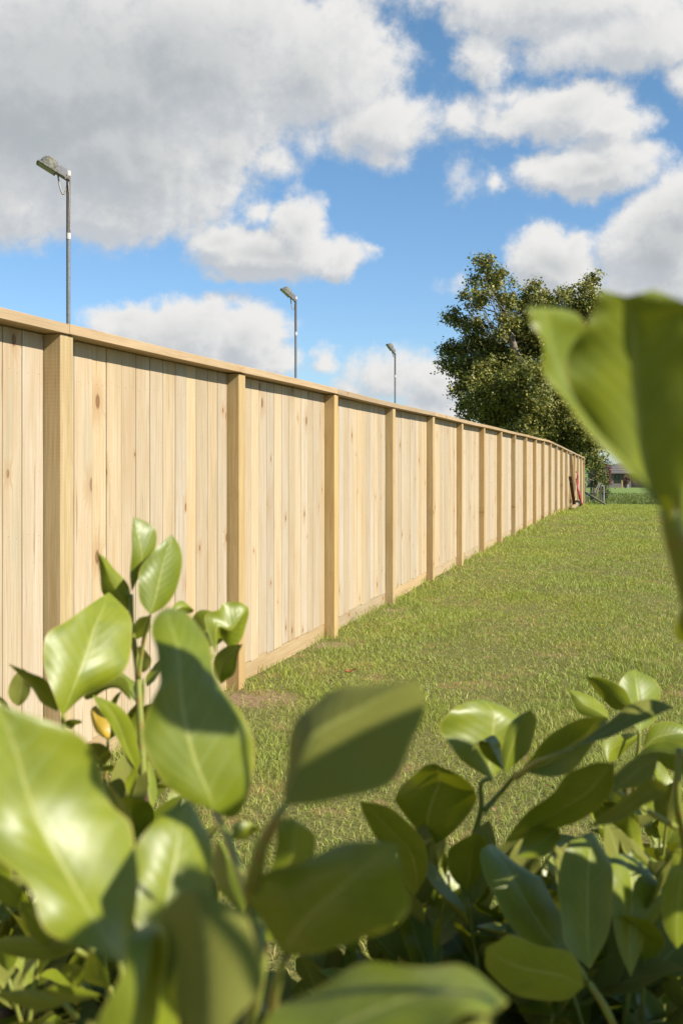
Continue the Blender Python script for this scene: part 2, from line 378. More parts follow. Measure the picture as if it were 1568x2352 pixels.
def canopy_mat(name, A, B, C, tr_=.28, rough=.6):
    m, t, p, o = mat(name); r, g_, b_ = attr(t)
    c = t.mix(r, c4(*A), c4(*B)); c = t.mix(t.ss(g_, .82, .9), c, c4(*C))
    t.put(p.inputs['Base Color'], c); p.inputs['Roughness'].default_value = rough; p.inputs['Specular IOR Level'].default_value = .5
    tr = t.n('ShaderNodeBsdfTranslucent'); t.put(tr.inputs[0], c)
    mx = t.n('ShaderNodeMixShader'); mx.inputs[0].default_value = tr_; t.put(mx.inputs[1], p.outputs[0]); t.put(mx.inputs[2], tr.outputs[0]); t.put(o.inputs[0], mx.outputs[0])
    return m
M['tree_leaf'] = canopy_mat('tree_leaf', (0.094, 0.109, 0.017), (0.240, 0.242, 0.040), (0.411, 0.346, 0.080))
M['vine_leaf'] = canopy_mat('vine_leaf', (0.060, 0.098, 0.018), (0.150, 0.172, 0.033), (0.374, 0.269, 0.030))
M['dark_bush'] = canopy_mat('dark_bush_leaf', (0.022, 0.041, 0.015), (0.067, 0.090, 0.026), (0.150, 0.128, 0.045))
M['red_leaf'] = canopy_mat('red_leaf', (0.150, 0.022, 0.030), (0.254, 0.045, 0.060), (0.187, 0.075, 0.045))
M['purple_leaf'] = canopy_mat('purple_leaf', (0.075, 0.030, 0.030), (0.150, 0.067, 0.045), (0.187, 0.120, 0.045))

def shrub_leaf_mat():
    m, t, p, o = mat('glossy_shrub_leaf')
    uv = t.n('ShaderNodeUVMap'); uv.uv_map = 'UVMap'; s = t.n('ShaderNodeSeparateXYZ'); t.put(s.inputs[0], uv.outputs[0])
    u, v = s.outputs[0], s.outputs[1]
    oi = t.n('ShaderNodeObjectInfo'); tcn = t.n('ShaderNodeTexCoord'); r, g_, b_ = attr(t)
    au = t.m('ABSOLUTE', t.m('SUBTRACT', u, .5)); ge = t.n('ShaderNodeNewGeometry')
    rnd = t.m('FRACT', t.m('ADD', oi.outputs['Random'], r))
    n_ = t.noise(tcn.outputs['Object'], 55, 4, .55); n2_ = t.noise(tcn.outputs['Object'], 260, 3, .6)
    top = t.mix(rnd, c4(0.136, 0.167, 0.007), c4(0.197, 0.224, 0.012))
    top = t.mix(t.ss(n_, .4, .7, 0, .4), top, c4(0.081, 0.116, 0.010))
    top = t.mix(t.ss(n2_, .6, .75, 0, .15), top, c4(0.211, 0.239, 0.056))
    # side veins
    wv = t.m('SINE', t.m('MULTIPLY', t.m('ADD', v, t.m('MULTIPLY', au, -.55)), 70))
    vein = t.m('MULTIPLY', t.ss(wv, .80, 1.0), t.ss(au, .05, .42, .42, .12))
    top = t.mix(vein, top, c4(0.211, 0.253, 0.063))
    mid = t.ss(au, t.m('MULTIPLY_ADD', v, -.012, .016), t.m('MULTIPLY_ADD', v, -.022, .034), 1, 0)
    top = t.mix(t.m('MULTIPLY', mid, .75), top, c4(0.296, 0.310, 0.070))
    rim = t.ss(au, .468, .492)
    top = t.mix(t.m('MULTIPLY', rim, .8), top, c4(0.282, 0.253, 0.042))
    n3_ = t.noise(tcn.outputs['Object'], 420, 2, .5); spk = t.m('MULTIPLY', t.ss(n3_, .72, .78), t.ss(n_, .45, .6))
    top = t.mix(t.m('MULTIPLY', spk, .7), top, c4(.16, .10, .03))
    und = t.mix(rnd, c4(0.145, 0.150, 0.023), c4(0.189, 0.189, 0.037))
    und = t.mix(t.m('MULTIPLY', mid, .7), und, c4(0.282, 0.296, 0.084)); und = t.mix(t.m('MULTIPLY', rim, .5), und, c4(0.296, 0.268, 0.056))
    und = t.mix(t.ss(n_, .4, .7, 0, .3), und, c4(0.141, 0.162, 0.035))
    col = t.mix(ge.outputs['Backfacing'], top, und)
    yl = t.ss(b_, .85, .9)                                       # the few yellowed leaves
    col = t.mix(yl, col, c4(0.436, 0.282, 0.025))
    t.put(p.inputs['Base Color'], col)
    t.put(p.inputs['Roughness'], t.m('ADD', t.m('MULTIPLY_ADD', n_, .16, .33), t.m('MULTIPLY', ge.outputs['Backfacing'], .35)))
    t.put(p.inputs['Specular IOR Level'], t.m('MULTIPLY_ADD', ge.outputs['Backfacing'], -.22, .42))
    h = t.m('ADD', t.m('MULTIPLY', n_, .9), t.m('ADD', t.m('MULTIPLY', wv, .10), t.m('MULTIPLY', mid, -.5)))
    bump(t, p, h, .30, .0010)
    tr = t.n('ShaderNodeBsdfTranslucent'); t.put(tr.inputs[0], t.mix(mid, c4(0.253, 0.268, 0.007), c4(0.317, 0.296, 0.028)))
    mx = t.n('ShaderNodeMixShader'); mx.inputs[0].default_value = .19; t.put(mx.inputs[1], p.outputs[0]); t.put(mx.inputs[2], tr.outputs[0]); t.put(o.inputs[0], mx.outputs[0])
    return m
M['leaf'] = shrub_leaf_mat()

# ------------------------------------------------------------------ ground
def ground():
    xs = np.concatenate([np.linspace(-3000, -60, 12), np.linspace(-40, 60, 90), np.linspace(90, 3000, 12)])
    ys = np.concatenate([[-600, -100, -20, -5], np.linspace(0, 12, 60), np.linspace(12.5, 60, 60), np.linspace(65, 320, 40), [500, 900, 1600, 3000, 6000]])
    X, Y = np.meshgrid(xs, ys); Z = gzv(Y) + .018 * np.sin(X * 1.7 + Y * .6) * np.sin(Y * 1.1 - X * .3) * (Y < 60) - .012
    V = np.stack([X, Y, Z], -1).reshape(-1, 3); nx, ny = len(xs), len(ys)
    i, j = np.meshgrid(np.arange(nx - 1), np.arange(ny - 1)); a = (j * nx + i).ravel()
    F = np.stack([a, a + 1, a + nx + 1, a + nx], -1)
    o = fast_mesh('ground', V, F, M['ground'], smooth=True); tag(o, kind='structure')
ground()
def bumpz(x, y): return gzv(y) + .018 * np.sin(x * 1.7 + y * .6) * np.sin(y * 1.1 - x * .3) * (y < 60) - .012

FX0, FY0 = (564 - CX) / FPX * 6.39, 6.39
TH = math.atan2(694, FPX); SP = 1.93 / math.cos(TH)
def fence_x(y): return FX0 + (y - FY0) * math.tan(TH)

def vnoise(x, y, s, seed):                      # cheap smooth noise for density
    r_ = np.random.default_rng(seed); v = np.zeros_like(x)
    for k in range(7):
        a = r_.uniform(0, 6.28); f = s * r_.uniform(.6, 1.8); ph = r_.uniform(0, 6.28)
        v += np.sin((x * math.cos(a) + y * math.sin(a)) * f + ph)
    return v / 4.0
def blades(x, y, h, w, lean, rs):
    n = len(x); z = bumpz(x, y); az_ = rs.uniform(0, 2 * np.pi, n); fa = rs.uniform(0, 2 * np.pi, n)
    lx, ly = np.cos(az_), np.sin(az_); wx, wy = np.cos(fa) * w / 2, np.sin(fa) * w / 2
    base = np.stack([x, y, z], -1)
    def lvl(t, k):
        c = base + np.stack([lx * lean * t * t, ly * lean * t * t, h * (t - .25 * t * t * (lean / np.maximum(h, 1e-3)))], -1)
        o_ = np.stack([wx * k, wy * k, np.zeros(n)], -1); return c - o_, c + o_
    a0, a1 = lvl(0, .8); b0, b1 = lvl(.55, 1.0); t0, _ = lvl(1.0, 0)
    V = np.stack([a0, a1, b1, b0, t0], 1).reshape(-1, 3); i = np.arange(n)[:, None] * 5
    F = np.concatenate([i + [[0, 1, 2]], i + [[0, 2, 3]], i + [[3, 2, 4]]], 0)
    r = rs.uniform(0, 1, n); tint = np.stack([np.repeat(r, 5), np.tile([0, 0, .6, .6, 1.0], n), np.repeat(rs.uniform(0, 1, n), 5)], -1)
    return V, F, tint
def merge(L):
    o_ = 0; Vs = []; Fs = []; Ts = []
    for V, F, T_ in L: Vs.append(V); Fs.append(F + o_); Ts.append(T_); o_ += len(V)
    return np.concatenate(Vs), np.concatenate(Fs), np.concatenate(Ts)
def region(y0, y1, dens_, hs, ws, rs, right=lambda y: .34 * y + .7, left_in=.11):
    x1 = right(y1); x0 = min(fence_x(y0), fence_x(y1)); n = int((x1 - x0) * (y1 - y0) * dens_)
    x = rs.uniform(x0, x1, n); y = rs.uniform(y0, y1, n)
    k = (x > fence_x(y) - left_in) & (x < right(y)); x, y = x[k], y[k]
    d = vnoise(x, y, 5.5, 3); d2 = vnoise(x, y, 1.7, 5)
    bare = np.zeros(len(x))
    for (bx, by, a, b) in ((-.52, 6.05, .42, .30), (-.05, 7.95, .24, .18), (.42, 9.8, .22, .18)):
        bare = np.maximum(bare, np.clip(1.5 - 1.5 * np.sqrt(((x - bx) / a) ** 2 + ((y - by) / b) ** 2) + .45 * vnoise(x, y, 14, 8), 0, 1))
    keep = rs.uniform(0, 1, len(x)) < np.clip(.78 + .30 * d, .22, 1) * (1 - .88 * bare); x, y, d2, d = x[keep], y[keep], d2[keep], d[keep]
    h = rs.uniform(hs[0], hs[1], len(x)) * (1 + .35 * d2) * (1 + .25 * d)
    edge = np.clip(1.25 - (x - fence_x(y)) / .35, 0, 1); h = h * (1 + 2.0 * edge * (rs.uniform(0, 1, len(x)) > .6) * (vnoise(x, y, 6, 44) > -.2))
    w = rs.uniform(ws[0], ws[1], len(x))
    return blades(x, y, h, w, h * rs.uniform(.25, 1.25, len(x)), rs)
rs = np.random.default_rng(5)
V, F, T_ = merge([region(1.6, 6, 7500, (.014, .042), (.0016, .0032), rs), region(6, 11, 4400, (.016, .044), (.0024, .0045), rs),
                  region(11, 20, 2200, (.016, .042), (.0035, .0065), rs), region(20, 45, 700, (.018, .045), (.007, .013), rs)])
tag(fast_mesh('grass', V, F, M['blade'], tint=T_), 'short mown lawn grass running along the foot of the new fence', 'grass', kind='stuff')
def long_region(y0, y1, xl, xr, dens_, hs, ws):
    n = int((y1 - y0) * (xr - xl) * dens_); x = rs.uniform(xl, xr, n); y = rs.uniform(y0, y1, n)
    y = y + .8 * np.sin(x * .9); h = rs.uniform(*hs, n) * (1 + .4 * vnoise(x, y, 1.5, 9)); h = np.abs(h)
    return blades(x, y, h, rs.uniform(*ws, n), h * rs.uniform(.2, .8, n), rs)
V, F, T_ = merge([long_region(44.5, 62, 7, 24, 160, (.04, .20), (.015, .03)), long_region(62, 90, 12, 34, 14, (.04, .12), (.03, .06))])
tag(fast_mesh('long_grass', V, F, M['longblade'], tint=T_), 'taller uncut green grass of the paddock beyond the fence end', 'grass', kind='stuff')

# dry clippings / thatch
n = 8000; x = rs.uniform(-1.2, 9, n); y = rs.uniform(2.5, 22, n); k = (x > fence_x(y) + .05) & (x < .34 * y + .6) & (vnoise(x, y, 3.1, 21) > .30); x, y = x[k], y[k]; n = len(x)
c = np.stack([x, y, bumpz(x, y) + rs.uniform(.008, .03, n)], -1); a = rs.uniform(0, 6.28, n); L = rs.uniform(.006, .022, n); w = rs.uniform(.003, .009, n)
d = np.stack([np.cos(a) * L, np.sin(a) * L, rs.uniform(-.006, .006, n)], -1); e = np.stack([-np.sin(a) * w, np.cos(a) * w, rs.uniform(-.004, .004, n)], -1)
V = np.stack([c - d, c + e, c + d, c - e], 1).reshape(-1, 3); F = np.arange(n * 4).reshape(n, 4)
tag(fast_mesh('dry_clippings', V, F, M['clip'], tint=np.repeat(rs.uniform(0, 1, (n, 3)), 4, 0)), 'brown dry clippings and dead leaf bits scattered over the lawn', 'clippings', kind='stuff')
# tiny yellow flowers
mb = MB()
for (fx, fy) in ((2290, 2050), (2250, 2135), (2310, 2145), (2315, 2155), (2295, 1925), (2236, 2155), (2100, 2270), (2420, 2230), (1955, 2290), (2205, 2310), (2380, 2110)):
    X_, Y_ = fx * .6272, fy * .6272; zz = FPX * EYE / (Y_ - HY); q = at(X_, Y_, zz); q.z = bumpz(q.x, q.y) + .045
    r_ = .011 + .0006 * zz
    ring = [(q.x + r_ * math.cos(t) * (1 if i % 2 else .7), q.y + r_ * math.sin(t) * (1 if i % 2 else .7), q.z + .004) for i, t in enumerate(np.linspace(0, 2 * math.pi, 13)[:-1])]
    mb.add(ring + [(q.x, q.y, q.z - .003)], [(i, (i + 1) % 12, 12) for i in range(12)])
    mb.tube([(q.x, q.y, q.z - .05), (q.x, q.y, q.z - .002)], .0015, 4)
tag(mb.build('lawn_flowers', M['petal']), 'tiny yellow flowers dotted through the lawn', 'flowers', kind='stuff')
# fallen brown leaf
q = at(804, 1551, FPX * EYE / (1551 - HY)); mb = MB()
rows = []
for i in range(7):
    v = i / 6; w = .014 * math.sin(math.pi * v) ** .7; rows += [(q.x - .035 + .07 * v, q.y - w, q.z + .02 + .022 * abs(v - .4)), (q.x - .035 + .07 * v, q.y + .004, q.z + .035 * abs(v - .4) + .012), (q.x - .035 + .07 * v, q.y + w, q.z + .028 + .022 * abs(v - .4))]
mb.add(rows, [(3 * i + j, 3 * i + 3 + j, 3 * i + 4 + j, 3 * i + 1 + j) for i in range(6) for j in range(2)])
tag(mb.build('fallen_leaf', M['fallen']), 'curled orange brown dead leaf lying on the lawn near the second whole fence post', 'leaf')

# ------------------------------------------------------------------ the fence
fence = empty('paling_fence', (FX0, FY0, 0), math.pi / 2 - TH)
tag(fence, 'long new untreated pine paling fence with proud posts and flat capping', 'fence')
def fg(x): return gz(FY0 + x * math.cos(TH)) 
HT = 1.80; PF = .072; I0, I1 = -4, 19
for i in range(I0, I1 + 1):
    x1 = i * SP; x0 = x1 - .100; b = MB(); dz_ = random.uniform(-.004, .004); dy = random.uniform(-.002, .002)
    b.box(x0, x1, dy, PF + .03, fg(x1) - .12, fg(x1) + HT - .042, (random.random(), random.uniform(.2, .9), random.random()))
    b.build('post', M['post'], fence, bevel=.003)
    if i == I1: break
    # palings of this bay
    b = MB(); xs = x1 + .002; xe = (i + 1) * SP - .102; nP = 13; wd = (xe - xs) / nP
    jit = [0] + [random.uniform(-.010, .010) for _ in range(nP - 1)] + [0]
    for k in range(nP):
        a_ = xs + k * wd + jit[k]; c_ = xs + (k + 1) * wd + jit[k + 1] - random.choice([.005, .0055, .006, .008])
        dd = random.uniform(-.0010, .0010); bot = .092 + random.uniform(-.010, .010); tn = (random.random(), random.random(), random.random())
        sk = random.uniform(-.0006, .0006); zb, zt = fg(a_) + bot, fg(a_) + HT - .045
        vs = [(a_, PF + dd, zb), (c_, PF + dd + sk, zb), (c_, PF + .019 + dd, zb), (a_, PF + .019 + dd, zb), (a_, PF + dd - sk, zt), (c_, PF + dd, zt), (c_, PF + .019 + dd, zt), (a_, PF + .019 + dd, zt)]
        b.add(vs, [(0, 3, 2, 1), (4, 5, 6, 7), (0, 1, 5, 4), (1, 2, 6, 5), (2, 3, 7, 6), (3, 0, 4, 7)], tn)
        for hz_ in (.33, .98, 1.60):
            for xx in (a_ + .035, c_ - .035):
                xx += random.uniform(-.006, .006); h_ = fg(a_) + hz_ + random.uniform(-.012, .012)
                b.tube([(xx, PF + dd - .0010, h_), (xx, PF + dd + .004, h_)], .0022, 6, (0, 0, 2.0))
    pn = b.build('paling_panel', M['paling'], fence, bevel=.0012)
    # rails on the far side, plinth board at the foot
    b = MB()
    for hz_ in (.33, .98, 1.60): b.box(x1 + .001, xe + .001, PF + .0235, PF + .073, (fg(x1) + hz_ - .035, fg(xe) + hz_ - .035), (fg(x1) + hz_ + .035, fg(xe) + hz_ + .035), (random.random(),) * 3)
    b.build('rail', M['plinth'], fence)
    b = MB(); b.box(x1 + .001, xe + .001, PF + .005, PF + .0225, (fg(x1) - .1, fg(xe) - .1), (fg(x1) + .125, fg(xe) + .125), (random.random(), random.random(), random.random()))
    b.build('plinth_board', M['plinth'], fence)
    # capping, joined over every second post with small misfits
xs_ = [I0 * SP - .3]
j = I0 + 1
while j < I1: xs_.append(j * SP - .05); j += 2
xs_.append(I1 * SP + .02)
for k in range(len(xs_) - 1):
    a_, c_ = xs_[k] + .0006, xs_[k + 1] - .0006; b = MB(); segs = max(1, int(round((c_ - a_) / 1.0))); tn = (random.random(), random.random(), random.random())
    dy = random.uniform(-.003, .003); dzz = random.uniform(-.0015, .0015); vs = []; fs = []
    for q_ in range(segs + 1):
        xx = a_ + (c_ - a_) * q_ / segs; z_ = fg(xx) + HT + dzz + .003 * math.sin(xx * 1.3)
        vs += [(xx, -.012 + dy, z_ - .040), (xx, .125 + dy, z_ - .040), (xx, .125 + dy, z_ - .003), (xx, -.012 + dy, z_ + .0)]
    for q_ in range(segs):
        o_ = q_ * 4
        fs += [(o_ + e_, o_ + (e_ + 1) % 4, o_ + 4 + (e_ + 1) % 4, o_ + 4 + e_) for e_ in range(4)]
    fs += [(0, 3, 2, 1), (segs * 4, segs * 4 + 1, segs * 4 + 2, segs * 4 + 3)]
    fs = [tuple(reversed(f_)) for f_ in fs]
    b.add(vs, fs, tn); b.build('capping', M['cap'], fence, bevel=.002)

# ------------------------------------------------------------------ flood lights on poles
def floodlight(px, topy, dist, label, yaw, tilt, cable_side=1):
    t = at(px, topy, dist); H_ = t.z - gz(dist); root = empty('floodlight_pole', (t.x, t.y, gz(dist)))
    tag(root, label, 'floodlight', 'floodlights on poles behind the fence')
    k = dist / 17.0; r = .0315 
    jn = H_ - .95
    b = MB(); b.tube([(0, 0, -.2), (0, 0, jn)], r, 14); b.build('pole', M['galv'], root, smooth=False)
    b = MB(); b.tube([(0, 0, jn), (0, 0, H_ - .06)], r * 1.02, 14); b.build('upper_pole', M['galv_brown'], root)
    b = MB(); b.tube([(0, 0, jn - .075), (0, 0, jn + .015)], r * 1.14, 14); b.build('joint_band', M['tape'], root)
    b = MB(); b.tube([(0, 0, H_ - .075), (0, 0, H_)], r * 1.17, 14); b.build('pole_cap', M['tape'], root)
    # lamp head: local frame, a = away from pole, upwards along the tilt
    hd = MB()
    a = Vector((math.cos(yaw) * math.cos(tilt), math.sin(yaw) * math.cos(tilt), math.sin(tilt)))
    sdv = Vector((-math.sin(yaw), math.cos(yaw), 0)); up = a.cross(sdv).normalized()
    if up.z < 0: up = -up
    O = Vector((0, 0, H_ - .10))
    HS = .68
    def pt(u, v, w): return O + (a * u + sdv * v + up * w * 1.25) * HS
    # control-gear box next to the pole
    g1 = MB(); prof = [(.06, -.05), (.30, -.06), (.34, .0), (.30, .085), (.14, .095), (.06, .05)]
    vs = [pt(u, s_ * .085, w) for s_ in (-1, 1) for (u, w) in prof]; n6 = len(prof)
    g1.add(vs, [tuple(range(n6)), tuple(range(2 * n6 - 1, n6 - 1, -1))] + [(i, n6 + i, n6 + (i + 1) % n6, (i + 1) % n6) for i in range(n6)])
    g1.bar(pt(.12, 0, .10), pt(.26, 0, .10), .12 * HS, .022)
    gb = g1.build('gear_box', M['housing'], root, bevel=.006)
    # domed reflector with flat lens frame beneath
    d_ = MB(); rings = 9; seg = 18; vs = []; fs = []
    for i in range(rings):
        ph = (math.pi / 2) * i / (rings - 1)
        for j_ in range(seg):
            th_ = 2 * math.pi * j_ / seg
            uu = .49 + (.20 * math.cos(ph) ** .6) * math.cos(th_); vv = (.17 * math.cos(ph) ** .6) * math.sin(th_); ww = -.04 + .19 * math.sin(ph) ** .9
            vs.append(pt(uu, vv, ww))
    for i in range(rings - 1):
        for j_ in range(seg): fs.append((i * seg + j_, i * seg + (j_ + 1) % seg, (i + 1) * seg + (j_ + 1) % seg, (i + 1) * seg + j_))
    d_.add(vs, fs); d_.build('lamp_housing', M['lichen'], root, smooth=True)
    f_ = MB(); fr = [(.27, -.19), (.72, -.19), (.74, 0), (.72, .19), (.27, .19)]
    vs = [pt(u, v, w) for w in (-.072, -.041) for (u, v) in fr]
    f_.add(vs, [tuple(range(4, -1, -1)), tuple(range(5, 10))] + [(i, (i + 1) % 5, 5 + (i + 1) % 5, 5 + i) for i in range(5)])
    fo = f_.build('lens_frame', M['lichen'], root, bevel=.004)
    ln = MB(); ln.add([pt(.30, -.16, -.075), pt(.69, -.16, -.075), pt(.69, .16, -.075), pt(.30, .16, -.075)], [(0, 1, 2, 3)]); ln.build('lens', M['glass'], fo)
    br = MB(); br.bar(pt(-.05, -.10, -.03), pt(.34, -.10, -.03), .016, .03); br.bar(pt(-.05, .10, -.03), pt(.34, .10, -.03), .016, .03); br.bar(pt(-.035, -.10, -.03), pt(-.035, .10, -.03), .016, .03)
    br.bar(pt(.02, 0, -.03), pt(.10, 0, -.03), .05, .04); br.tube([pt(-.06, -.13, -.03), pt(-.06, -.09, -.03)], .014, 8)
    br.build('bracket', M['lichen'], root)
    lb = MB(); lb.bar(pt(.12, -.0885, .005), pt(.22, -.0885, .005), .002, .04); lb.build('label_plate', M['rustlabel'], gb)
    cb = MB(); p0 = pt(.22, 0, -.055); p1 = Vector((a.x * .03, a.y * .03, H_ - .24)); pts = []
    for i in range(13):
        s_ = i / 12; q_ = p0.lerp(p1, s_); q_.z -= .19 * math.sin(math.pi * s_) ** .8 * (1 if cable_side else .35); pts.append(q_)
    cb.tube(pts, .013, 7); cb.build('cable_loop', M['cable'], root, smooth=True)
    if dist < 20:
        cc = MB(); cc.tube([(-.005, -.036, H_ - .05), (.008, -.037, H_ - .2), (.022, -.030, H_ - .38), (.031, -.018, H_ - .9)], .0065, 6)
        cc.build('surface_cable', M['cable'], root)
floodlight(157, 392, 17.0, 'nearest and tallest looking floodlight pole with lichened lamp head and hanging cable loop', R(200), R(29))
floodlight(679, 681, 30.0, 'middle floodlight pole with white cable loop rising behind the fence', R(192), R(42))
floodlight(907, 806, 44.0, 'farthest floodlight pole, thin with small tilted lamp head, left of the big tree', R(196), R(52), 0)

# ------------------------------------------------------------------ trees
def crown_leaves(lobes, size, per, rs, flat=.75, inner=.35, sub=False):
    """lobes: (cx,cy,cz,r) arrays; returns leaf quads gathered in sprigs"""
    Vs = []; Ts = []
    for (cx_, cy_, cz_, r_) in lobes:
        ns = max(8, int(per * r_ * r_))
        dirs = rs.normal(size=(ns, 3)); dirs /= np.linalg.norm(dirs, axis=1)[:, None]
        rad = r_ * np.where(rs.uniform(0, 1, ns) < inner, rs.uniform(.2, .8, ns), rs.uniform(.78, 1.12, ns))
        if sub:
            nsb = int(9 + 16 * min(1.6, r_)); sd_ = rs.normal(size=(nsb, 3)); sd_ /= np.linalg.norm(sd_, axis=1)[:, None]
            sc_ = sd_ * r_ * rs.uniform(.55, 1.0, nsb)[:, None]; pick = rs.integers(0, nsb, ns); sr_ = rs.uniform(.24, .40, nsb) * r_ / (1 + .35 * max(0, r_ - .8))
            pos = sc_[pick] + dirs * (sr_[pick] * rs.uniform(.55, 1.1, ns))[:, None] * np.array([1, 1, .75])
            core = rs.uniform(0, 1, ns) < .16; pos[core] = dirs[core] * (r_ * rs.uniform(.1, .7, core.sum()))[:, None]
            cen = np.array([cx_, cy_, cz_]) + pos * np.array([1, 1, flat])
        else: cen = np.array([cx_, cy_, cz_]) + dirs * rad[:, None] * np.array([1, 1, flat])
        sp_t = rs.uniform(0, 1, ns)
        m_ = 9
        for k in range(m_):
            p = cen + rs.normal(size=(ns, 3)) * size * .95
            nrm = dirs * .5 + rs.normal(size=(ns, 3)) * .55 + np.array([0, 0, .45]); nrm /= np.linalg.norm(nrm, axis=1)[:, None]
            a = rs.normal(size=(ns, 3)); a -= (a * nrm).sum(1)[:, None] * nrm; a /= np.linalg.norm(a, axis=1)[:, None]
            b = np.cross(nrm, a); L_ = size * rs.uniform(.6, 1.25, ns)[:, None]; w_ = L_ * .34
            droop = np.array([0, 0, -.25]) * L_
            Vs.append(np.stack([p - a * L_ * .5, p + b * w_, p + a * L_ * .5 + droop * .6, p - b * w_], 1))
            tt = np.stack([np.clip(sp_t + rs.uniform(-.25, .25, ns), 0, 1), rs.uniform(0, 1, ns), rs.uniform(0, 1, ns)], -1)
            Ts.append(np.repeat(tt[:, None, :], 4, 1))
    V = np.concatenate(Vs).reshape(-1, 3); T_ = np.concatenate(Ts).reshape(-1, 3)
    return V, np.arange(len(V)).reshape(-1, 4), T_
rt = np.random.default_rng(12)
def E(ex, ey): return 940.8 + ex * .4, 564.5 + ey * .4
TZ = 52.0; m_px = TZ / FPX
lob = []
raw = [(560, 430, 60), (610, 520, 70), (520, 500, 55), (430, 110, 62), (395, 95, 38), (500, 165, 50), (530, 150, 30), (360, 195, 42), (455, 215, 70), (320, 285, 42), (410, 270, 65), (380, 340, 50), (590, 215, 22), (540, 300, 60), (580, 330, 50),
       (225, 410, 45), (290, 430, 55), (380, 450, 70), (255, 385, 30), (310, 490, 30), (215, 590, 60), (270, 600, 70), (350, 560, 90), (470, 560, 100), (200, 680, 45), (260, 690, 60), (380, 690, 120), (520, 680, 130),
       (265, 830, 45), (330, 800, 60), (420, 830, 130), (310, 900, 50), (350, 960, 80), (560, 850, 140), (480, 980, 120), (640, 340, 70), (700, 250, 55), (720, 220, 25), (700, 340, 90), (770, 300, 60), (860, 290, 55),
       (930, 280, 50), (800, 400, 120), (640, 480, 120), (720, 560, 160), (1040, 200, 40), (1060, 175, 26), (1005, 240, 55), (1000, 320, 90), (930, 400, 110), (1060, 330, 60), (1100, 420, 110), (900, 560, 170), (1080, 600, 150),
       (700, 780, 170), (900, 780, 170), (1050, 850, 150), (680, 980, 150), (860, 980, 160), (1000, 1060, 120), (1060, 1150, 80), (940, 1150, 110), (820, 1120, 130), (650, 1100, 110), (1030, 1230, 60), (1150, 1010, 80), (980, 1230, 60), (1180, 760, 120)]
for (ex, ey, r_) in raw:
    X_, Y_ = E(ex, ey); r_m = r_ * .4 * m_px
    edge = min(1.0, abs(ex - 680) / 520)
    dy_ = rt.uniform(-1, 1) * (2.2 * (1 - edge)) - .8 * (1 - edge)
    q = at(X_, Y_, TZ + dy_); lob.append((q.x, q.y, q.z, r_m))
    if r_ > 90: q2 = at(X_ + rt.uniform(-20, 20), Y_ + rt.uniform(-15, 15), TZ + dy_ + 1.8); lob.append((q2.x, q2.y, q2.z, r_m * .95))
tb = at(*E(720, 1290), TZ + .4); tb.z = gz(TZ)
tree = empty('broadleaf_tree', tb); tag(tree, 'big dark evergreen tree with open upper left branches behind the fence end', 'tree')
V, F, T_ = crown_leaves(lob, .145, 245, rt, sub=True); V -= np.array(tb)
fast_mesh('crown', V, F, M['tree_leaf'], tree, tint=T_)
def limb(mb, a, b, r0, r1, wig, n=6):
    a, b = Vector(a), Vector(b); pts = []
    for i in range(n + 1):
        s_ = i / n; q_ = a.lerp(b, s_); k = math.sin(math.pi * s_) * wig
        q_ += Vector((rt.uniform(-1, 1), rt.uniform(-1, 1), rt.uniform(-.3, 1.0))) * k; pts.append(q_)
    mb.tube(pts, [r0 + (r1 - r0) * i / n for i in range(n + 1)], 7); return pts
tk = MB(); lb2 = MB()
nodes = [tb, at(*E(700, 1000), TZ), at(*E(640, 760), TZ), at(*E(590, 560), TZ - .6), at(*E(545, 420), TZ - .9), at(*E(500, 290), TZ - .9), at(*E(450, 190), TZ - .8)]
tk.tube([q_ - tb for q_ in nodes], [.42, .34, .26, .17, .11, .07, .03], 10); 
for (cx_, cy_, cz_, r_) in lob:
    c_ = Vector((cx_, cy_, cz_)); hub = nodes[2]
    cand = nodes[1:] + [Vector(l_[:3]) for l_ in lob if (Vector(l_[:3]) - hub).length < (c_ - hub).length * .8]
    best = min(cand, key=lambda q_: (q_ - c_).length + (.8 if q_.z > c_.z - .1 else 0))
    limb(lb2, best - tb, c_ - tb, .07 if r_ > .7 else .045, .014, .22)
    for _ in range(3):
        e_ = c_ + Vector((rt.normal(), rt.normal(), abs(rt.normal()))).normalized() * r_ * .9; limb(lb2, c_ - tb, e_ - tb, .018, .006, .1, 3)
for k in range(15):                                             # bare twigs in the open part of the crown
    s_ = at(*E(rt.uniform(470, 590), rt.uniform(400, 560)), TZ - 1.6); e_ = s_ + Vector((rt.uniform(-1.6, .1), rt.uniform(-.5, .3), rt.uniform(.7, 2.0)))
    limb(lb2, s_ - tb, e_ - tb, .024, .006, .12, 5)
tk.build('trunk', M['pale_bark'], tree, smooth=True); lb2.build('limbs', M['pale_bark'], tree)

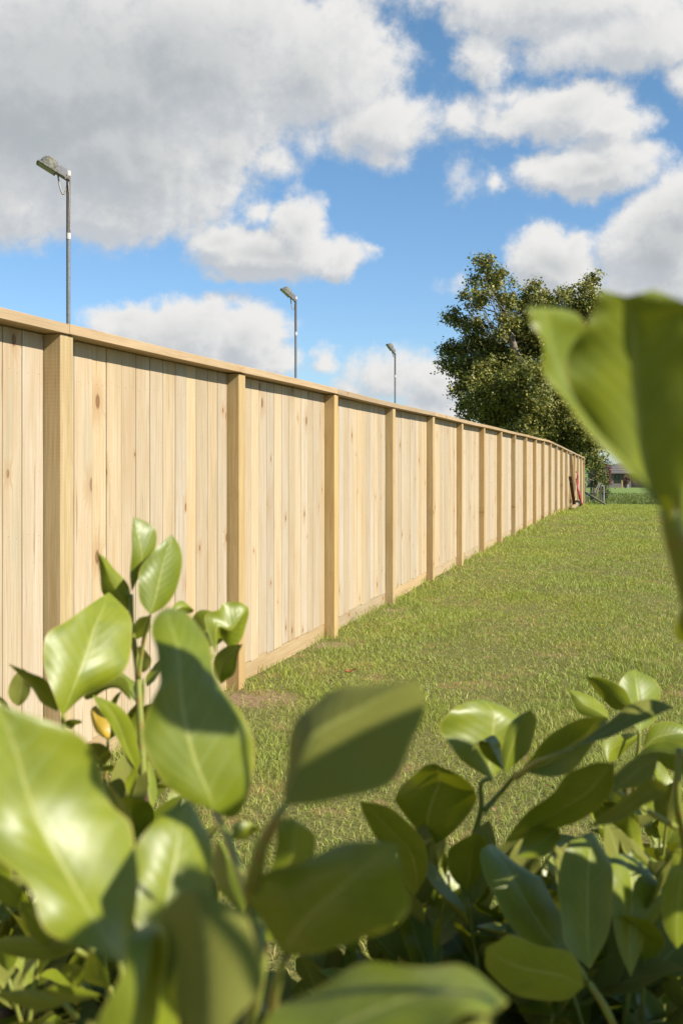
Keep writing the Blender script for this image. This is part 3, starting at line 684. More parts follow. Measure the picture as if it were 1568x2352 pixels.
def bush(name, label, cat, cx_, cy_, z, w, h, mt, size, per, seed, stems=5, group=None):
    """w, h in reading pixels; stands on the ground at distance z"""
    r_ = np.random.default_rng(seed); k = z / FPX; c_ = at(cx_, cy_, z); g0 = gz(z); root = empty(name, (c_.x, z, g0)); tag(root, label, cat, group)
    L_ = []
    top = c_.z + h * k / 2 - g0; W_ = w * k / 2
    for i in range(9):
        t_ = r_.uniform(.25, .95); a_ = r_.uniform(0, 6.28); d_ = r_.uniform(.1, .75) * W_ * math.sqrt(max(.05, 1 - (t_ - .45) ** 2 * 2.2))
        L_.append((d_ * math.cos(a_), d_ * math.sin(a_) * .8, t_ * top - .12 * W_, W_ * r_.uniform(.30, .48)))
    L_.append((0, 0, top - W_ * .35, W_ * .35))
    V, F, T_ = crown_leaves(L_, size, per, r_, flat=.9); V[:, 2] = np.maximum(V[:, 2], .02)
    fast_mesh('foliage', V, F, mt, root, tint=T_); mb = MB()
    for i in range(min(stems, len(L_))): 
        q_ = L_[-1 - i]; mb.tube([(r_.uniform(-.1, .1), r_.uniform(-.1, .1), -.1), (q_[0] * .5, q_[1] * .5, q_[2] * .5), (q_[0], q_[1], q_[2])], [.035 * W_ + .01, .025 * W_ + .008, .008], 6)
    mb.build('stems' if stems > 1 else 'trunk', M['bark'], root)
bush('climbing_shrub', 'yellow green shrub growing under the big tree just past the fence end', 'shrub', 1364, 1094, 50, 62, 104, M['vine_leaf'], .11, 300, 31)
bush('yellow_shrub', 'small golden leaved shrub glowing at the edge of the green one', 'shrub', 1383, 1096, 49.4, 18, 56, M['vine_leaf'], .09, 500, 33)
bush('dark_shrub', 'low dark green bush beside the white pipe in front of the house', 'shrub', 1388, 1113, 51, 26, 44, M['dark_bush'], .09, 300, 35)
bush('round_tree', 'distant dark round tree behind the house roof', 'tree', 1393, 1080, 230, 26, 40, M['dark_bush'], .42, 20, 36, 1)
bush('red_sapling', 'slim young tree with red leaves standing before the tiled roof', 'tree', 1397, 1094, 120, 5, 40, M['red_leaf'], .16, 160, 37, 1)
bush('purple_shrub', 'small purplish shrub in front of the house window', 'shrub', 1437, 1107, 185, 16, 24, M['purple_leaf'], .25, 50, 38)
for i, (X_, z_, w_, h_, lab) in enumerate(((1560, 235, 120, 90, 'broad distant tree right of the house'), (1700, 260, 150, 110, 'tall distant tree far to the right of the house'), (1240, 260, 110, 80, 'distant tree left of the house behind the fence'))):
    bush('distant_tree', lab, 'tree', X_, 1085, z_, w_, h_, M['dark_bush'], .55, 9, 50 + i, 1)

# ------------------------------------------------------------------ house
def house():
    z = 200.0; k = z / FPX; g0 = gz(z); x0 = (1378 - CX) * k; x1 = x0 + 19.0
    root = empty('bungalow', (x0, z, g0)); tag(root, 'low beige bungalow with brown tiled hip roof across the paddock', 'house')
    b = MB(); b.box(0, 19, 0, 10, -.5, 2.45); wl = b.build('wall', M['render_wall'], root)
    def hip(xa, xb, ya, yb, ze, zr, ov=.6):
        b = MB(); xa -= ov; xb += ov; ya -= ov; yb += ov; d_ = (yb - ya) / 2; ym = (ya + yb) / 2
        vs = [(xa, ya, ze), (xb, ya, ze), (xb, yb, ze), (xa, yb, ze), (xa + d_ * .9, ym, zr), (xb - d_ * .9, ym, zr)]
        b.add(vs, [(0, 1, 5, 4), (2, 3, 4, 5), (1, 2, 5), (3, 0, 4), (3, 2, 1, 0)]); return b
    rf = hip(0, 19, 0, 10, 2.55, 4.3).build('roof', M['roof'], root)
    b = MB(); b.bar((-.62, -.66, 2.5), (19.62, -.66, 2.5), .10, .16); b.bar((-.66, -.6, 2.5), (-.66, 10.6, 2.5), .1, .16); b.build('gutter', M['trim'], rf)
    for (a, c_) in ((2.6, 4.0), (10.5, 12.6), (15.2, 16.6)):
        b = MB(); b.box(a, c_, -.05, .05, .95, 2.25); w_ = b.build('window', M['dark_glass'], root)
        b = MB(); 
        for (p_, q_) in (((a, 2.26), (c_, 2.26)), ((a, .94), (c_, .94)), ((a, .9), (a, 2.3)), ((c_, .9), (c_, 2.3)), (((a + c_) / 2, .95), ((a + c_) / 2, 2.25))): b.bar((p_[0], -.07, p_[1]), (q_[0], -.07, q_[1]), .07, .07)
        b.build('frame', M['trim'], w_)
    b = MB(); b.box(5.5, 9.4, -.04, .06, 0, 2.3); b.build('garage_door', M['trim'], root)
house()
q = at(1428, 1119, 180); b = MB(); b.bar((0, 0, -.1), (0, 0, 1.2), .22, .22); b.bar((0, 0, 1.2), (0, 0, 1.26), .28, .28); o = b.build('timber_bollard', M['post']); o.location = (q.x, q.y, gz(180)); tag(o, 'short timber bollard on the lawn in front of the house window', 'bollard')
q = at(1441, 1119, 178); b = MB(); b.tube([(0, 0, -.1), (0, 0, .5), (.02, 0, .55)], [.12, .10, .05], 8); b.tube([(0, 0, .5), (.12, 0, .62)], .05, 6); o = b.build('garden_tap', M['white']); o.location = (q.x, q.y, gz(178)); tag(o, 'small pale garden standpipe beside the purplish shrub at the house', 'standpipe')

# ------------------------------------------------------------------ things round the fence end
def K4(x, y): return 1279.5 + x * .088, 1034.9 + y * .088
def g4(x, y, z): return at(*K4(x, y), z)
def old_fence():
    z = 47.0; root = empty('derelict_fence', g4(900, 1200, z)); root.location.z = gz(z); o_ = root.location
    tag(root, 'tumbledown grey farm fence of posts, struts and fallen rails beyond the new fence', 'fence')
    def post(x, yt, yb, r, zz=z, nm='post'):
        a = g4(x, yb, zz); a.z = gz(zz) - .1; t_ = g4(x + 3, yt, zz); b = MB(); b.tube([a - o_, t_ - o_], [r, r * .92], 9); b.build(nm, M['old_wood'], root); return t_
    post(718, 905, 1340, .045, 45.5); post(870, 870, 1160, .028, 50); post(1125, 815, 1130, .03, 49)
    for (xa, ya, xb, yb, r) in ((1090, 830, 965, 1110, .028), (1115, 850, 1015, 1150, .026)):
        b = MB(); b.tube([g4(xa, ya, 49) - o_, g4(xb, yb, 48.2) - o_], r, 8); b.build('strut', M['old_wood'], root)
    for (xa, ya, xb, yb, r, za, zb) in ((600, 690, 955, 783, .022, 46, 46.5), (600, 690, 835, 850, .028, 45.6, 46), (600, 740, 745, 895, .035, 45.2, 45.5), (690, 760, 850, 800, .02, 46, 47)):
        b = MB(); b.tube([g4(xa, ya, za) - o_, g4((xa + xb) / 2, (ya + yb) / 2 - 6, (za + zb) / 2) - o_, g4(xb, yb, zb) - o_], [r, r * .95, r * .8], 8); b.build('rail', M['old_wood'], root)
    b = MB()
    for yy in (970, 1090):
        pts = [g4(x_, yy + 8 * math.sin(i), 49 + .2 * i) - o_ for i, x_ in enumerate((690, 870, 1000, 1125, 1300))]; b.tube(pts, .006, 4)
    b.build('wire', M['galv'], root)
old_fence()
b = MB(); a = g4(560, 1010, 44.6); c_ = g4(1245, 1455, 42.9); c_.z = max(c_.z, gz(42.9) + .03); b.tube([a, a.lerp(c_, .5) + Vector((0, 0, .015)), c_], [.050, .046, .036], 12)
tag(b.build('fallen_log', M['old_wood'], smooth=True), 'long grey round pole slanting down to the grass from behind the fence end', 'pole')
b = MB(); q = g4(1215, 1175, 46.5); b.tube([(0, 0, -.1), (0, 0, .66), (-.02, 0, .73), (-.07, 0, .75), (-.10, 0, .70)], .020, 9); o = b.build('white_pipe', M['white']); o.location = (q.x, q.y, gz(46.5)); tag(o, 'short white pipe with hooked top standing in the long grass', 'pipe')
# boards leaning on the fence near its end (fence frame)
fr = Matrix.Translation(fence.location) @ Matrix.Rotation(math.pi / 2 - TH, 4, 'Z')
def FL(x, y, z): return fr @ Vector((x, y, z + fg(x)))
def world_to_fence_x(px, z): return (z - FY0) / math.cos(TH)
zx = lambda z: (z - FY0) / math.cos(TH)
b = MB(); b.bar(FL(zx(34.3), -.03, 1.72), FL(zx(35.4), -.06, .04), .09, .04); tag(b.build('leaning_board', M['paling']), 'pale pine board leaning against the fence beside the red trolley', 'board', 'boards leaning at the fence end')
b = MB(); b.bar(FL(zx(34.05), -.03, 1.00), FL(zx(35.2), -.10, .04), .09, .04); tag(b.build('leaning_board', M['dark_board']), 'dark brown board leaning against the fence, shorter than the pale one', 'board', 'boards leaning at the fence end')
b = MB(); b.bar(FL(zx(33.9), -.12, .045), FL(zx(35.5), -.12, .16), .10, .06); tag(b.build('timber_offcut', M['plinth']), 'pale timber offcut lying on the grass beside the trolley wheel', 'timber')

def trolley():
    root = empty('hand_truck'); Z0 = 37.0; base = at(1332.5, 1166, Z0); g0 = gz(Z0); root.location = (base.x, Z0, g0); tag(root, 'red hand trolley with black tyre leaning upright at the fence end', 'hand truck')
    top = Vector((-.10, .25, 1.18))
    # two uprights (one behind the other along the fence), rungs, loop handle
    d2 = Vector((math.sin(TH), math.cos(TH), 0)) * .30
    f = MB()
    for off in (Vector(), d2):
        f.tube([off + Vector((.03, 0, .08)), off + Vector((-.07, .10, .62)), off + top * .78], .030, 8)
    for s_ in (.12, .34, .56, .76):
        p_ = Vector((.03, 0, .08)).lerp(top, s_); f.tube([p_, p_ + d2], .020, 6)
    f.build('frame', M['red'], root, smooth=True)
    h = MB(); e_ = top * .78
    h.tube([e_, top + Vector((.06, 0, -.04)), top + Vector((.02, .03, .0)), top + Vector((-.13, .06, -.01)), top + Vector((-.17, .06, -.10)), top + Vector((-.14, .05, -.19)), e_ + Vector((-.01, .0, .02))], .020, 8); h.tube([e_ + d2, top + d2 * .5 + Vector((.05, .0, -.03)), top + Vector((.02, .03, 0))], .016, 8)
    h.build('handle', M['red'], root, smooth=True)
    pl = MB(); pl.box(-.02, .20, -.02, .32, .012, .022); pl.build('toe_plate', M['red'], root)
    for yy in (-.05, .34):
        w = MB(); c0 = Vector((-.12, yy, .12)); seg, ring = 22, 8; vs = []; fs = []
        for i in range(seg):
            t_ = 2 * math.pi * i / seg
            for j_ in range(ring):
                u_ = 2 * math.pi * j_ / ring; rr = .105 + .033 * math.cos(u_)
                vs.append(c0 + Vector((rr * math.cos(t_), .035 * math.sin(u_), rr * math.sin(t_))))
        for i in range(seg):
            for j_ in range(ring): fs.append((i * ring + j_, ((i + 1) % seg) * ring + j_, ((i + 1) % seg) * ring + (j_ + 1) % ring, i * ring + (j_ + 1) % ring))
        w.add(vs, fs); wo_ = w.build('wheel', M['rubber'], root, smooth=True)
        r_ = MB(); r_.tube([c0 + Vector((0, -.022, 0)), c0 + Vector((0, .022, 0))], .075, 16); r_.tube([c0 + Vector((0, -.035, 0)), c0 + Vector((0, .035, 0))], .02, 8); r_.build('rim', M['rim'], wo_)
    a_ = MB(); a_.tube([(-.13, -.08, .135), (-.13, .37, .135)], .012, 8); a_.bar((-.13, 0, .135), (.02, 0, .12), .02, .03); a_.bar((-.13, .28, .135), (.02, .28, .12), .02, .03); a_.build('axle', M['red'], root)
trolley()

# ------------------------------------------------------------------ glossy broad-leaved shrubs in the foreground
def cr(P_, t):                                  # Catmull-Rom through rows
    n_ = len(P_) - 1; i = min(int(t), n_ - 1); f = t - i
    p0, p1, p2, p3 = P_[max(i - 1, 0)], P_[i], P_[i + 1], P_[min(i + 2, n_)]
    return .5 * ((2 * p1) + (-p0 + p2) * f + (2 * p0 - 5 * p1 + 4 * p2 - p3) * f * f + (-p0 + 3 * p1 - 3 * p2 + p3) * f ** 3)
def leaf_grid_mesh(name, grid, parent, tint=(.5, .5, .5), m=None):
    nr, nc = grid.shape[:2]
    V = grid.reshape(-1, 3); i, j = np.meshgrid(np.arange(nc - 1), np.arange(nr - 1)); a = (j * nc + i).ravel()
    F = np.stack([a, a + 1, a + nc + 1, a + nc], -1)
    o = fast_mesh(name, V, F, m or M['leaf'], parent, tint=np.tile(np.array(tint), (len(V), 1)), smooth=True)
    uvl = o.data.uv_layers.new(name='UVMap'); uu = np.linspace(0, 1, nc); vv = np.linspace(0, 1, nr)
    UV = np.stack(np.meshgrid(uu, vv), -1).reshape(-1, 2)
    uvl.data.foreach_set('uv', UV[F.ravel()].astype(np.float32).ravel())
    return o
CONV = {'D': lambda x, y: (x, y), 'A': lambda x, y: (x / 2, 1160.3 + y / 2), 'B': lambda x, y: (x / 2, 1693.4 + y / 2), 'C': lambda x, y: (784 + x / 2, 1505.3 + y / 2), 'E': E}
lr = random.Random(4)
def hero(parent, fr_, zb, zt, dL, dR, rows, under=False, bow=0.0, tint=None, petiole=None):
    """a leaf measured row by row (one edge, midrib, other edge) and set at its own distance"""
    cv = CONV[fr_]; n_ = len(rows); L_, M_, R_ = [], [], []
    for k, r_ in enumerate(rows):
        t = k / (n_ - 1); z = zb + (zt - zb) * t + bow * math.sin(math.pi * t); s_ = math.sin(math.pi * min(1, max(0, t))) ** .6 if 0 < t < 1 else 0
        if len(r_) == 2: r_ = (r_[0], r_[1]) * 3
        l = at(*cv(r_[0], r_[1]), z + dL * s_); m_ = at(*cv(r_[2], r_[3]), z); rr = at(*cv(r_[4], r_[5]), z + dR * s_)
        L_.append(np.array(l)); M_.append(np.array(m_)); R_.append(np.array(rr))
    NR, NC = (n_ - 1) * 5 + 1, 13; org = M_[0].copy(); grid = np.zeros((NR, NC, 3)); ph = lr.uniform(0, 6)
    for a in range(NR):
        t = a / 5.0; l, m_, rr = cr(L_, t), cr(M_, t), cr(R_, t); hw = np.linalg.norm(rr - l) / 2; nn = np.cross(rr - l, M_[-1] - M_[0]); nn /= (np.linalg.norm(nn) + 1e-9)
        for b_ in range(NC):
            u = -1 + 2 * b_ / (NC - 1); au = abs(u)
            side = rr if u > 0 else l
            p_ = m_ + (side - m_) * au
            p_ = p_ + nn * (hw * .16 * (au * (1 - au)) * 1.6 + .06 * hw * au ** 2.5 * math.sin(t * 2.9 + ph + (2 if u > 0 else 0)))
            grid[a, b_] = p_
    if under == (np.dot(np.cross(grid[NR // 2, -1] - grid[NR // 2, 0], grid[-1, 6] - grid[0, 6]), grid[NR // 2, 6] - np.array([0, 0, EYE])) < 0): grid = grid[:, ::-1]
    par_off = np.array(parent.location)
    o = leaf_grid_mesh('leaf', grid - org, parent, tint or (lr.random(), 0, 0)); o.location = Vector(org - par_off)
    if petiole:
        b = MB(); pts = [Vector(org)] + [at(*cv(px_, py_), zz_) for (px_, py_, zz_) in petiole]; r0 = .0014
        b.tube([q_ - Vector(org) for q_ in pts], [r0 * (1 + .35 * i) for i in range(len(pts))], 8); so = b.build('petiole', M['green_stem'], o, smooth=True)
    return o
def stem(parent, pts, r0, r1, m='green_stem', name='stem'):
    b = MB(); P_ = [np.array(p_) for p_ in pts]; out = []; N_ = (len(P_) - 1) * 5
    for i in range(N_ + 1): out.append(Vector(cr(P_, i / 5.0)) - parent.location)
    b.tube(out, [r0 + (r1 - r0) * i / N_ for i in range(N_ + 1)], 9); return b.build(name, M[m], parent, smooth=True)
def S(*a): return [at(x, y, z) for (x, y, z) in a]

def proc_leaf(org, d, nrm, L_, W_, curl, fold, NR=11, NC=7, wave=0.0):
    d = np.array(d) / np.linalg.norm(d); nrm = np.array(nrm) - np.dot(nrm, d) * d; nrm /= np.linalg.norm(nrm); s_ = np.cross(d, nrm)
    g_ = np.zeros((NR, NC, 3)); ph = lr.uniform(0, 6)
    for a in range(NR):
        v = a / (NR - 1); w = W_ / 2 * (math.sin(math.pi * min(1, v ** .85 * .985 + .012)) ** .72) * (1.0 + .12 * (v - .5)); 
        if a == NR - 1: w = W_ * .015
        c_ = d * L_ * (v - .12 * curl * v * v) + nrm * (-curl * L_ * v * v * .55)
        for b_ in range(NC):
            u = -1 + 2 * b_ / (NC - 1); g_[a, b_] = c_ + s_ * u * w * math.cos(fold * .6) + nrm * (abs(u) ** 1.2 * w * math.sin(fold) + wave * w * .25 * abs(u) * math.sin(v * 9 + ph + u))
    return g_
COUNT = {}
MASS = {}
def put_leaf(parent, org, d, nrm, L_, W_, curl, fold, tint, hi=True, wave=.5):
    k = parent.name; c_ = COUNT.get(k, 0); COUNT[k] = c_ + 1
    g_ = proc_leaf((0, 0, 0), d, nrm, L_, W_, curl, fold, wave=wave)
    if lr.random() < .5: g_ = g_[:, ::-1]
    if c_ < 62:
        o = leaf_grid_mesh('leaf', g_, parent, tint); o.location = Vector(org) - parent.location
    else: MASS.setdefault(k, (parent, []))[1].append((g_ + np.array(org) - np.array(parent.location), tint))
def shoot(parent, top, length, nl, size, lean=(0, 0), seed=0, spread=1.0, stemr=.0026):
    """a leafy shoot ending at `top`, leaves spiralling round the stem"""
    r_ = random.Random(seed); top = Vector(top); base = top + Vector((lean[0], lean[1], -length))
    pts = [base, base.lerp(top, .35) + Vector((r_.uniform(-.01, .01), r_.uniform(-.01, .01), 0)), base.lerp(top, .7) + Vector((r_.uniform(-.008, .008), 0, 0)), top]
    stem(parent, pts, stemr, stemr * .5, 'green_stem')
    ax = (top - base).normalized(); a0 = r_.uniform(0, 6.28)
    for i in range(nl):
        s_ = 1 - (i / max(1, nl)) * min(1, .16 * nl / 1.4) * .8; p_ = np.array(cr([np.array(q_) for q_ in pts], s_ * 3 * .999))
        ang = a0 + i * 2.4 + r_.uniform(-.3, .3); el_ = R(70 - 52 * min(1, i / (nl * .6)) + r_.uniform(-14, 14))
        d = np.array([math.cos(ang) * math.cos(el_), math.sin(ang) * math.cos(el_), math.sin(el_)]) * 1.0 + np.array(ax) * .15
        nrm = np.array([0, 0, 1.0]) * math.cos(el_) - np.array([math.cos(ang), math.sin(ang), 0]) * math.sin(el_) * 1.0 + np.array([r_.uniform(-.3, .3), r_.uniform(-.3, .3), .2])
        L_ = size * (.55 + .5 * min(1, (i + 1) / 4)) * r_.uniform(.85, 1.15)
        put_leaf(parent, p_ + d * .006, d, nrm, L_, L_ * r_.uniform(.50, .62), r_.uniform(.1, .55), r_.uniform(.05, .45), (r_.random(), 0, 0))

left = empty('glossy_shrub', (-.30, .95, 0)); tag(left, 'glossy leaved hedge shrub at left whose upright shoot rises in front of the palings', 'shrub', 'glossy green hedge shrubs in the foreground')
near = empty('glossy_shrub', (-.12, .42, 0)); tag(near, 'nearest shrub with very large blurred leaves across the bottom left and centre', 'shrub', 'glossy green hedge shrubs in the foreground')
right = empty('glossy_shrub', (.22, .95, 0)); tag(right, 'shaded leafy hedge shrub filling the bottom right corner over the lawn', 'shrub', 'glossy green hedge shrubs in the foreground')
over = empty('glossy_shrub', (.17, .33, 0)); tag(over, 'out of focus shoot of three big leaves standing tall at the right edge', 'shrub', 'glossy green hedge shrubs in the foreground')

# ---- left shrub (about a metre off)
ZL = .98
hero(left, 'A', ZL, ZL + .01, -.004, .012, [(604, 400), (598, 330, 640, 310, 665, 280), (601, 240, 652, 235, 715, 190), (606, 150, 632, 150, 718, 120), (608, 90, 616, 95, 668, 75), (612, 55)])
hero(left, 'A', ZL - .03, ZL + .0, -.01, .014, [(690, 505), (645, 440, 712, 430, 755, 465), (632, 350, 730, 350, 815, 380), (652, 280, 750, 270, 834, 280), (710, 205, 770, 195, 826, 190), (788, 134)])
hero(left, 'A', ZL, ZL - .02, .004, .01, [(600, 495), (505, 430, 560, 430, 598, 400), (468, 400, 515, 350, 578, 350), (458, 310, 485, 285, 530, 300), (452, 255, 465, 245, 490, 250), (448, 216)])
hero(left, 'A', .845, .925, -.018, .024, [(285, 970), (245, 880, 325, 870, 385, 880), (205, 720, 365, 760, 540, 790), (208, 600, 400, 670, 603, 680), (310, 530, 430, 570, 606, 560), (400, 465, 470, 480, 572, 470), (500, 400)], bow=-.01)
hero(left, 'A', ZL - .08, ZL - .12, .010, 0, [(265, 950), (195, 910, 225, 900, 262, 890), (150, 850, 170, 832, 205, 800), (90, 780, 108, 768, 128, 765), (35, 728)])
hero(left, 'A', ZL + .02, ZL + .05, .01, .0, [(990, 690), (1005, 610, 1000, 560, 940, 520), (1060, 650, 1060, 570, 1000, 480), (1110, 610, 1100, 520, 1030, 450), (1140, 520, 1125, 490, 1095, 446), (1140, 470)])
hero(left, 'A', ZL + .06, ZL + .07, .01, 0, [(900, 660), (890, 590, 940, 590, 1000, 640), (885, 520, 960, 540, 1050, 590), (930, 480, 985, 500, 1056, 530), (1010, 500)])
hero(left, 'A', ZL + .03, ZL + .05, .006, 0, [(1115, 640), (1040, 650, 1075, 690, 1092, 690), (985, 700, 1035, 740, 1078, 770), (985, 770, 1010, 790, 1045, 800), (1015, 822)])
hero(left, 'A', ZL + .05, ZL + .07, 0, .01, [(780, 500), (800, 455, 830, 470, 840, 500), (840, 440, 860, 465, 880, 495), (890, 482)])
hero(left, 'A', ZL + .05, ZL + .04, 0, .01, [(612, 622), (612, 560, 640, 575, 672, 595), (640, 520, 665, 540, 690, 560), (688, 508)])
hero(left, 'A', ZL - .02, ZL - .0, .01, .0, [(600, 900), (520, 830, 560, 850, 590, 820), (440, 880, 500, 830, 560, 790), (395, 895, 430, 860, 500, 800), (385, 880)])
hero(left, 'A', ZL - .06, ZL - .10, -.01, .012, [(630, 1220), (560, 1120, 580, 1110, 640, 1140), (500, 1000, 540, 1000, 610, 1010), (450, 930, 490, 920, 540, 920), (425, 872)])
hero(left, 'A', ZL + .04, ZL + .06, .004, .0, [(500, 1080), (440, 1040, 470, 1040, 505, 1060), (415, 950, 440, 980, 500, 1000), (440, 920)], tint=(.5, 0, 1))
hero(left, 'A', ZL + .02, ZL + .0, .0, .01, [(640, 1100), (590, 1030, 610, 1020, 640, 1040), (585, 960, 615, 950, 660, 960), (640, 900)])
hero(left, 'A', ZL + .0, ZL + .03, .0, .01, [(700, 1400), (650, 1320, 680, 1310, 720, 1330), (650, 1240, 685, 1240, 715, 1250), (680, 1170)])
hero(left, 'A', ZL + .03, ZL + .0, .0, .01, [(330, 1030), (290, 1010, 320, 990, 350, 1010), (320, 985, 345, 985, 375, 1000), (372, 990)])
stem(left, S((300, 1365, ZL), (303, 1450, ZL), (315, 1530, ZL + .01), (322, 1650, ZL), (330, 1800, ZL - .01)), .0022, .0034)
stem(left, S((330, 1800, ZL - .01), (335, 2000, ZL), (300, 2250, ZL + .04), (290, 2700, ZL + .1)) + [Vector((-.22, 1.05, 0))], .0034, .008, 'twig')
stem(left, S((145, 1645, ZL - .10), (150, 1690, ZL - .08), (200, 1780, ZL - .04), (330, 1900, ZL)), .0018, .003)
stem(left, S((345, 1415, ZL - .02), (330, 1470, ZL), (318, 1560, ZL)), .0014, .0022)
stem(left, S((492, 1505, ZL + .03), (400, 1600, ZL + .03), (330, 1720, ZL)), .0014, .0026)
sh = [ # reading x, y, distance, length, leaves, leaf size
 (330, 1560, 1.02, .22, 7, .048), (250, 1680, 1.05, .24, 8, .055), (390, 1690, 1.08, .2, 8, .05), (120, 1770, 1.1, .25, 9, .06), (40, 1640, 1.0, .3, 6, .055), (300, 1850, .95, .25, 9, .06), (420, 1890, 1.1, .22, 8, .055),
 (60, 1960, 1.0, .25, 9, .06), (190, 2010, .9, .25, 9, .06), (340, 2060, 1.0, .25, 9, .06), (90, 2170, .85, .2, 9, .055), (230, 2200, .95, .2, 9, .05), (20, 2250, .8, .2, 8, .05), (130, 2310, .9, .2, 8, .045), (330, 2280, .9, .2, 9, .055), (460, 2200, 1.0, .2, 9, .055), (500, 2080, 1.15, .25, 8, .05),
 (20, 2060, 1.15, .3, 11, .06), (130, 2090, 1.2, .3, 11, .06), (240, 2110, 1.2, .3, 11, .06), (350, 2150, 1.2, .3, 11, .06), (60, 2280, 1.1, .25, 11, .06), (180, 2260, 1.15, .25, 11, .06), (290, 2300, 1.1, .25, 11, .06), (420, 2310, 1.1, .25, 11, .06), (220, 1940, 1.2, .3, 10, .055), (390, 2000, 1.2, .3, 10, .055), (520, 2290, 1.1, .25, 10, .06)]
lq = random.Random(8)
for i in range(20): sh.append((lq.uniform(-20, 480), lq.uniform(1990, 2330), lq.uniform(.85, 1.15), .22, 9, lq.uniform(.055, .07)))
for i in range(6): sh.append((lq.uniform(480, 900), lq.uniform(2230, 2340), lq.uniform(.9, 1.15), .22, 9, lq.uniform(.055, .07)))
for i, (x_, y_, z_, ln, nl, sz) in enumerate(sh): shoot(left, at(x_, y_, z_), ln, nl, sz, lean=(lr.uniform(-.05, .05), lr.uniform(-.02, .06)), seed=100 + i)

for (pts_, r_) in ((((150, 2352, .95), (230, 2240, 1.0), (300, 2160, 1.02), (330, 2000, 1.0)), .005), (((60, 2400, .9), (120, 2260, .95), (90, 2120, 1.0), (60, 1960, 1.0)), .004),
                   (((380, 2420, 1.0), (330, 2200, 1.04), (345, 2050, 1.04), (320, 1800, .99)), .0045), (((0, 2330, .88), (140, 2300, .95), (320, 2290, 1.0)), .004), (((250, 2400, .9), (200, 2200, .96), (190, 2010, .92)), .0035)):
    stem(left, S(*pts_), r_, r_ * .6, 'twig')
# ---- nearest shrub (0.3 to 0.6 m off)
hero(near, 'B', .350, .378, -.014, .020, [(572, 1045), (430, 985, 500, 940, 600, 980), (230, 900, 400, 790, 625, 800), (140, 720, 315, 650, 625, 580), (0, 560, 210, 470, 610, 405), (-130, 400, 130, 270, 505, 320), (-170, 100, 70, 60, 468, 130), (-110, -100, 20, -60, 330, -20), (-40, -170)], bow=.012)
hero(near, 'B', .40, .445, -.010, .012, [(760, 980), (645, 900, 745, 880, 860, 920), (605, 740, 770, 720, 962, 760), (605, 600, 800, 570, 977, 620), (640, 470, 825, 430, 962, 470), (740, 365, 845, 350, 918, 360), (858, 286)])
hero(near, 'B', .30, .33, .0, .02, [(560, 1560), (440, 1380, 620, 1400, 800, 1420), (530, 1140, 660, 1160, 795, 1210), (590, 960, 690, 970, 785, 1000), (630, 880, 705, 880, 765, 900), (715, 845)], bow=-.01)
hero(near, 'B', .28, .30, .03, .0, [(930, 1520), (805, 1270, 950, 1370, 1070, 1330), (768, 1080, 960, 1180, 1175, 1170), (757, 920, 950, 1010, 1202, 1000), (757, 800, 930, 850, 1125, 840), (800, 735, 905, 770, 1010, 742), (895, 706)], under=True)
hero(near, 'A', .505, .555, -.012, .020, [(985, 1405), (855, 1345, 960, 1330, 1085, 1430), (720, 1245, 900, 1190, 1160, 1250), (658, 1080, 855, 1030, 1168, 1090), (685, 920, 830, 890, 1080, 930), (738, 800, 825, 760, 990, 765), (722, 690, 815, 650, 955, 635), (696, 600, 785, 560, 910, 545), (715, 510, 770, 500, 842, 490), (768, 470)], bow=-.02)
hero(near, 'D', .332, .340, .03, .0, [(652, 1852), (652, 1790, 683, 1765, 740, 1842), (665, 1710, 712, 1695, 845, 1825), (695, 1636, 765, 1660, 910, 1778), (755, 1590, 830, 1628, 950, 1705), (850, 1574, 895, 1590, 973, 1620), (957, 1562)], under=True, petiole=[(630, 1890, .335), (600, 1945, .34), (578, 2040, .35)])
hero(near, 'D', .37, .325, .02, -.01, [(655, 2200), (600, 2125, 665, 2165, 715, 2193), (576, 2050, 700, 2115, 800, 2170), (615, 2003, 760, 2060, 885, 2140), (690, 1982, 815, 2010, 936, 2095), (790, 1936, 870, 1968, 926, 2010), (915, 1936)], bow=-.01)
hero(near, 'D', .26, .27, .03, -.02, [(560, 2440), (640, 2310, 680, 2420, 700, 2500), (760, 2252, 800, 2350, 850, 2480), (880, 2216, 920, 2300, 960, 2430), (1000, 2214, 1030, 2275, 1060, 2350), (1100, 2244, 1120, 2282, 1125, 2318), (1168, 2302)])
hero(near, 'D', .25, .265, .015, 0, [(900, 2460), (970, 2340, 1000, 2400, 1010, 2440), (1050, 2296, 1090, 2335, 1110, 2370), (1110, 2285, 1130, 2305, 1140, 2330), (1166, 2303)], under=True)
hero(near, 'B', .50, .50, .0, .02, [(1230, 640), (1270, 520, 1330, 570, 1400, 580), (1270, 430, 1350, 480, 1450, 520), (1300, 385, 1360, 400, 1440, 440), (1345, 372)])
hero(near, 'B', .55, .56, .0, .01, [(1060, 470), (1080, 400, 1120, 430, 1120, 470), (1140, 388, 1160, 405, 1170, 440), (1215, 435)])
hero(near, 'D', .60, .62, .01, .0, [(560, 2100), (500, 2040, 530, 2040, 570, 2030), (490, 1970, 520, 1970, 550, 1985), (500, 1930)])
hero(near, 'D', .45, .47, .0, .01, [(590, 2170), (560, 2130, 600, 2110, 640, 2150), (570, 2060, 610, 2060, 640, 2090), (600, 2010)])
hero(near, 'B', .60, .56, -.006, .008, [(140, 800), (20, 770, 70, 745, 130, 740), (-50, 680, 10, 680, 70, 670), (-60, 600)], petiole=[(200, 860, .62), (300, 960, .64)])
hero(near, 'B', .62, .58, .006, -.006, [(345, 975), (215, 965, 240, 905, 300, 870), (105, 860, 150, 820, 215, 775), (88, 752)], petiole=[(400, 1010, .63)])
